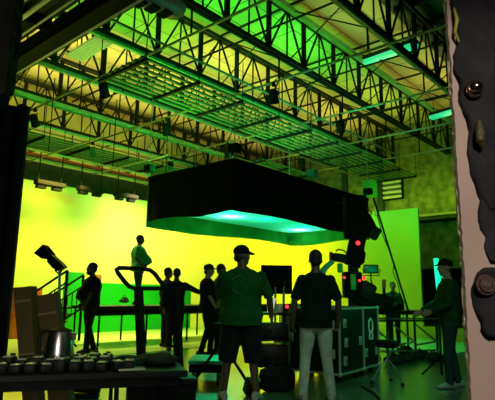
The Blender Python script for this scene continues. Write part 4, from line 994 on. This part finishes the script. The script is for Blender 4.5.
# softbox lamps above the diffusion
for px, py in ((231, 216.5), (300, 230)):
    p = onz(px, py, DZ); lamp('POINT', 'softbox_lamp', (p.x, p.y, DZ+.16), (.5, 1, .95), 60, None, .1)
for u in (.2, .5, .8): lamp('POINT', 'softbox_lamp', (SA0+(SA1-SA0)*u, (SB0+SB1)/2, DZ+.6), (0, 1, .42), 60, None, .15)
# unseen area lights added between the joists to light the deck
for b in (7.25, 10.15, 13.05, 15.95, 18.85):
    for k_, a in enumerate((8.6, 14.2, 20.6)):
        col, e = (1, .82, .24), (82, 66, 50)[k_]
        if b < 8: e = (4, 26, 40)[k_]
        if 9 < b < 12: col, e = ((.0, 1, .02), (.0, 1, .02), (.7, 1, .12))[k_], (64, 64, 40)[k_]
        if 12 < b < 14 and k_ == 0: col, e = (.08, 1, .03), 46
        lamp('AREA', 'deck_fill', (a, b, 8.85), col, e, (a, b+.001, 10), 5.4, .8).rotation_euler = (PI, 0, 0)
lamp('AREA', 'left_wall_fill', (11, 20.0, 7.3), (1, .82, .16), 80, (11, 21.5, 9.2), 12, .3)  # added to turn the upper left wall yellow
for a, e in ((10, 22), (12.4, 55), (14.8, 100)): lamp('AREA', 'softbox_top_fill', (a, 9.2, 4.6), (0, 1, .46), e, (a+1, 10.6, 7), .6)  # unseen lights added over the softbox for the walkway slats
lamp('AREA', 'softbox_top_fill', (9.8, 10.9, 4.6), (0, 1, .1), 230, (9, 16.5, 8), .7)  # added green light for the joist edge and left walkway
lamp('AREA', 'softbox_top_fill', (14.5, 10.9, 4.6), (0, 1, .1), 150, (15, 16.5, 8), .7)  # second added green light, farther along the joists
lamp('AREA', 'wall_fill', (23.9, 9.8, 5.4), (.7, 1, .03), 50, (25, 9.8, 7.8), 8, .2)  # unseen light added for the upper back wall only
lamp('SPOT', 'stage_back_lamp', (17, 6.5, 5.2), (0, 1, .1), 170, (25, 8, 3.4), .15, None, 60, .8)
# dim fill light added near the doorway and the warm light on this side of the wall
lamp('AREA', 'doorway_fill', fl(1.6, 2.2, 4.2), (.5, 1, .62), 56, fl(1.5, 8, .8), 1.0)
lamp('AREA', 'soffit_fill', (2.5, 7.5, 3.6), (.9, 1, .15), 10, (2.5, 7.5, 5.3), .4)  # added to lift the near soffit and its conduits
lamp('SPOT', 'porch_lamp', fl(.15, -.5, 1.9), (1, .88, .78), 60, dep(482, 230, WD), .08, None, 38, .6)
lamp('AREA', 'kettle_fill', fl(-.9, -.9, 1.5), (1, .9, .82), 2.5, fl(-1.3, 3.4, .8), .7, spread=40)  # warm light added behind the camera for kettle and table
lamp('POINT', 'tube_light_lamp', dep(435.5, 275, 7.9), (0, 1, .3), 26, None, .08)
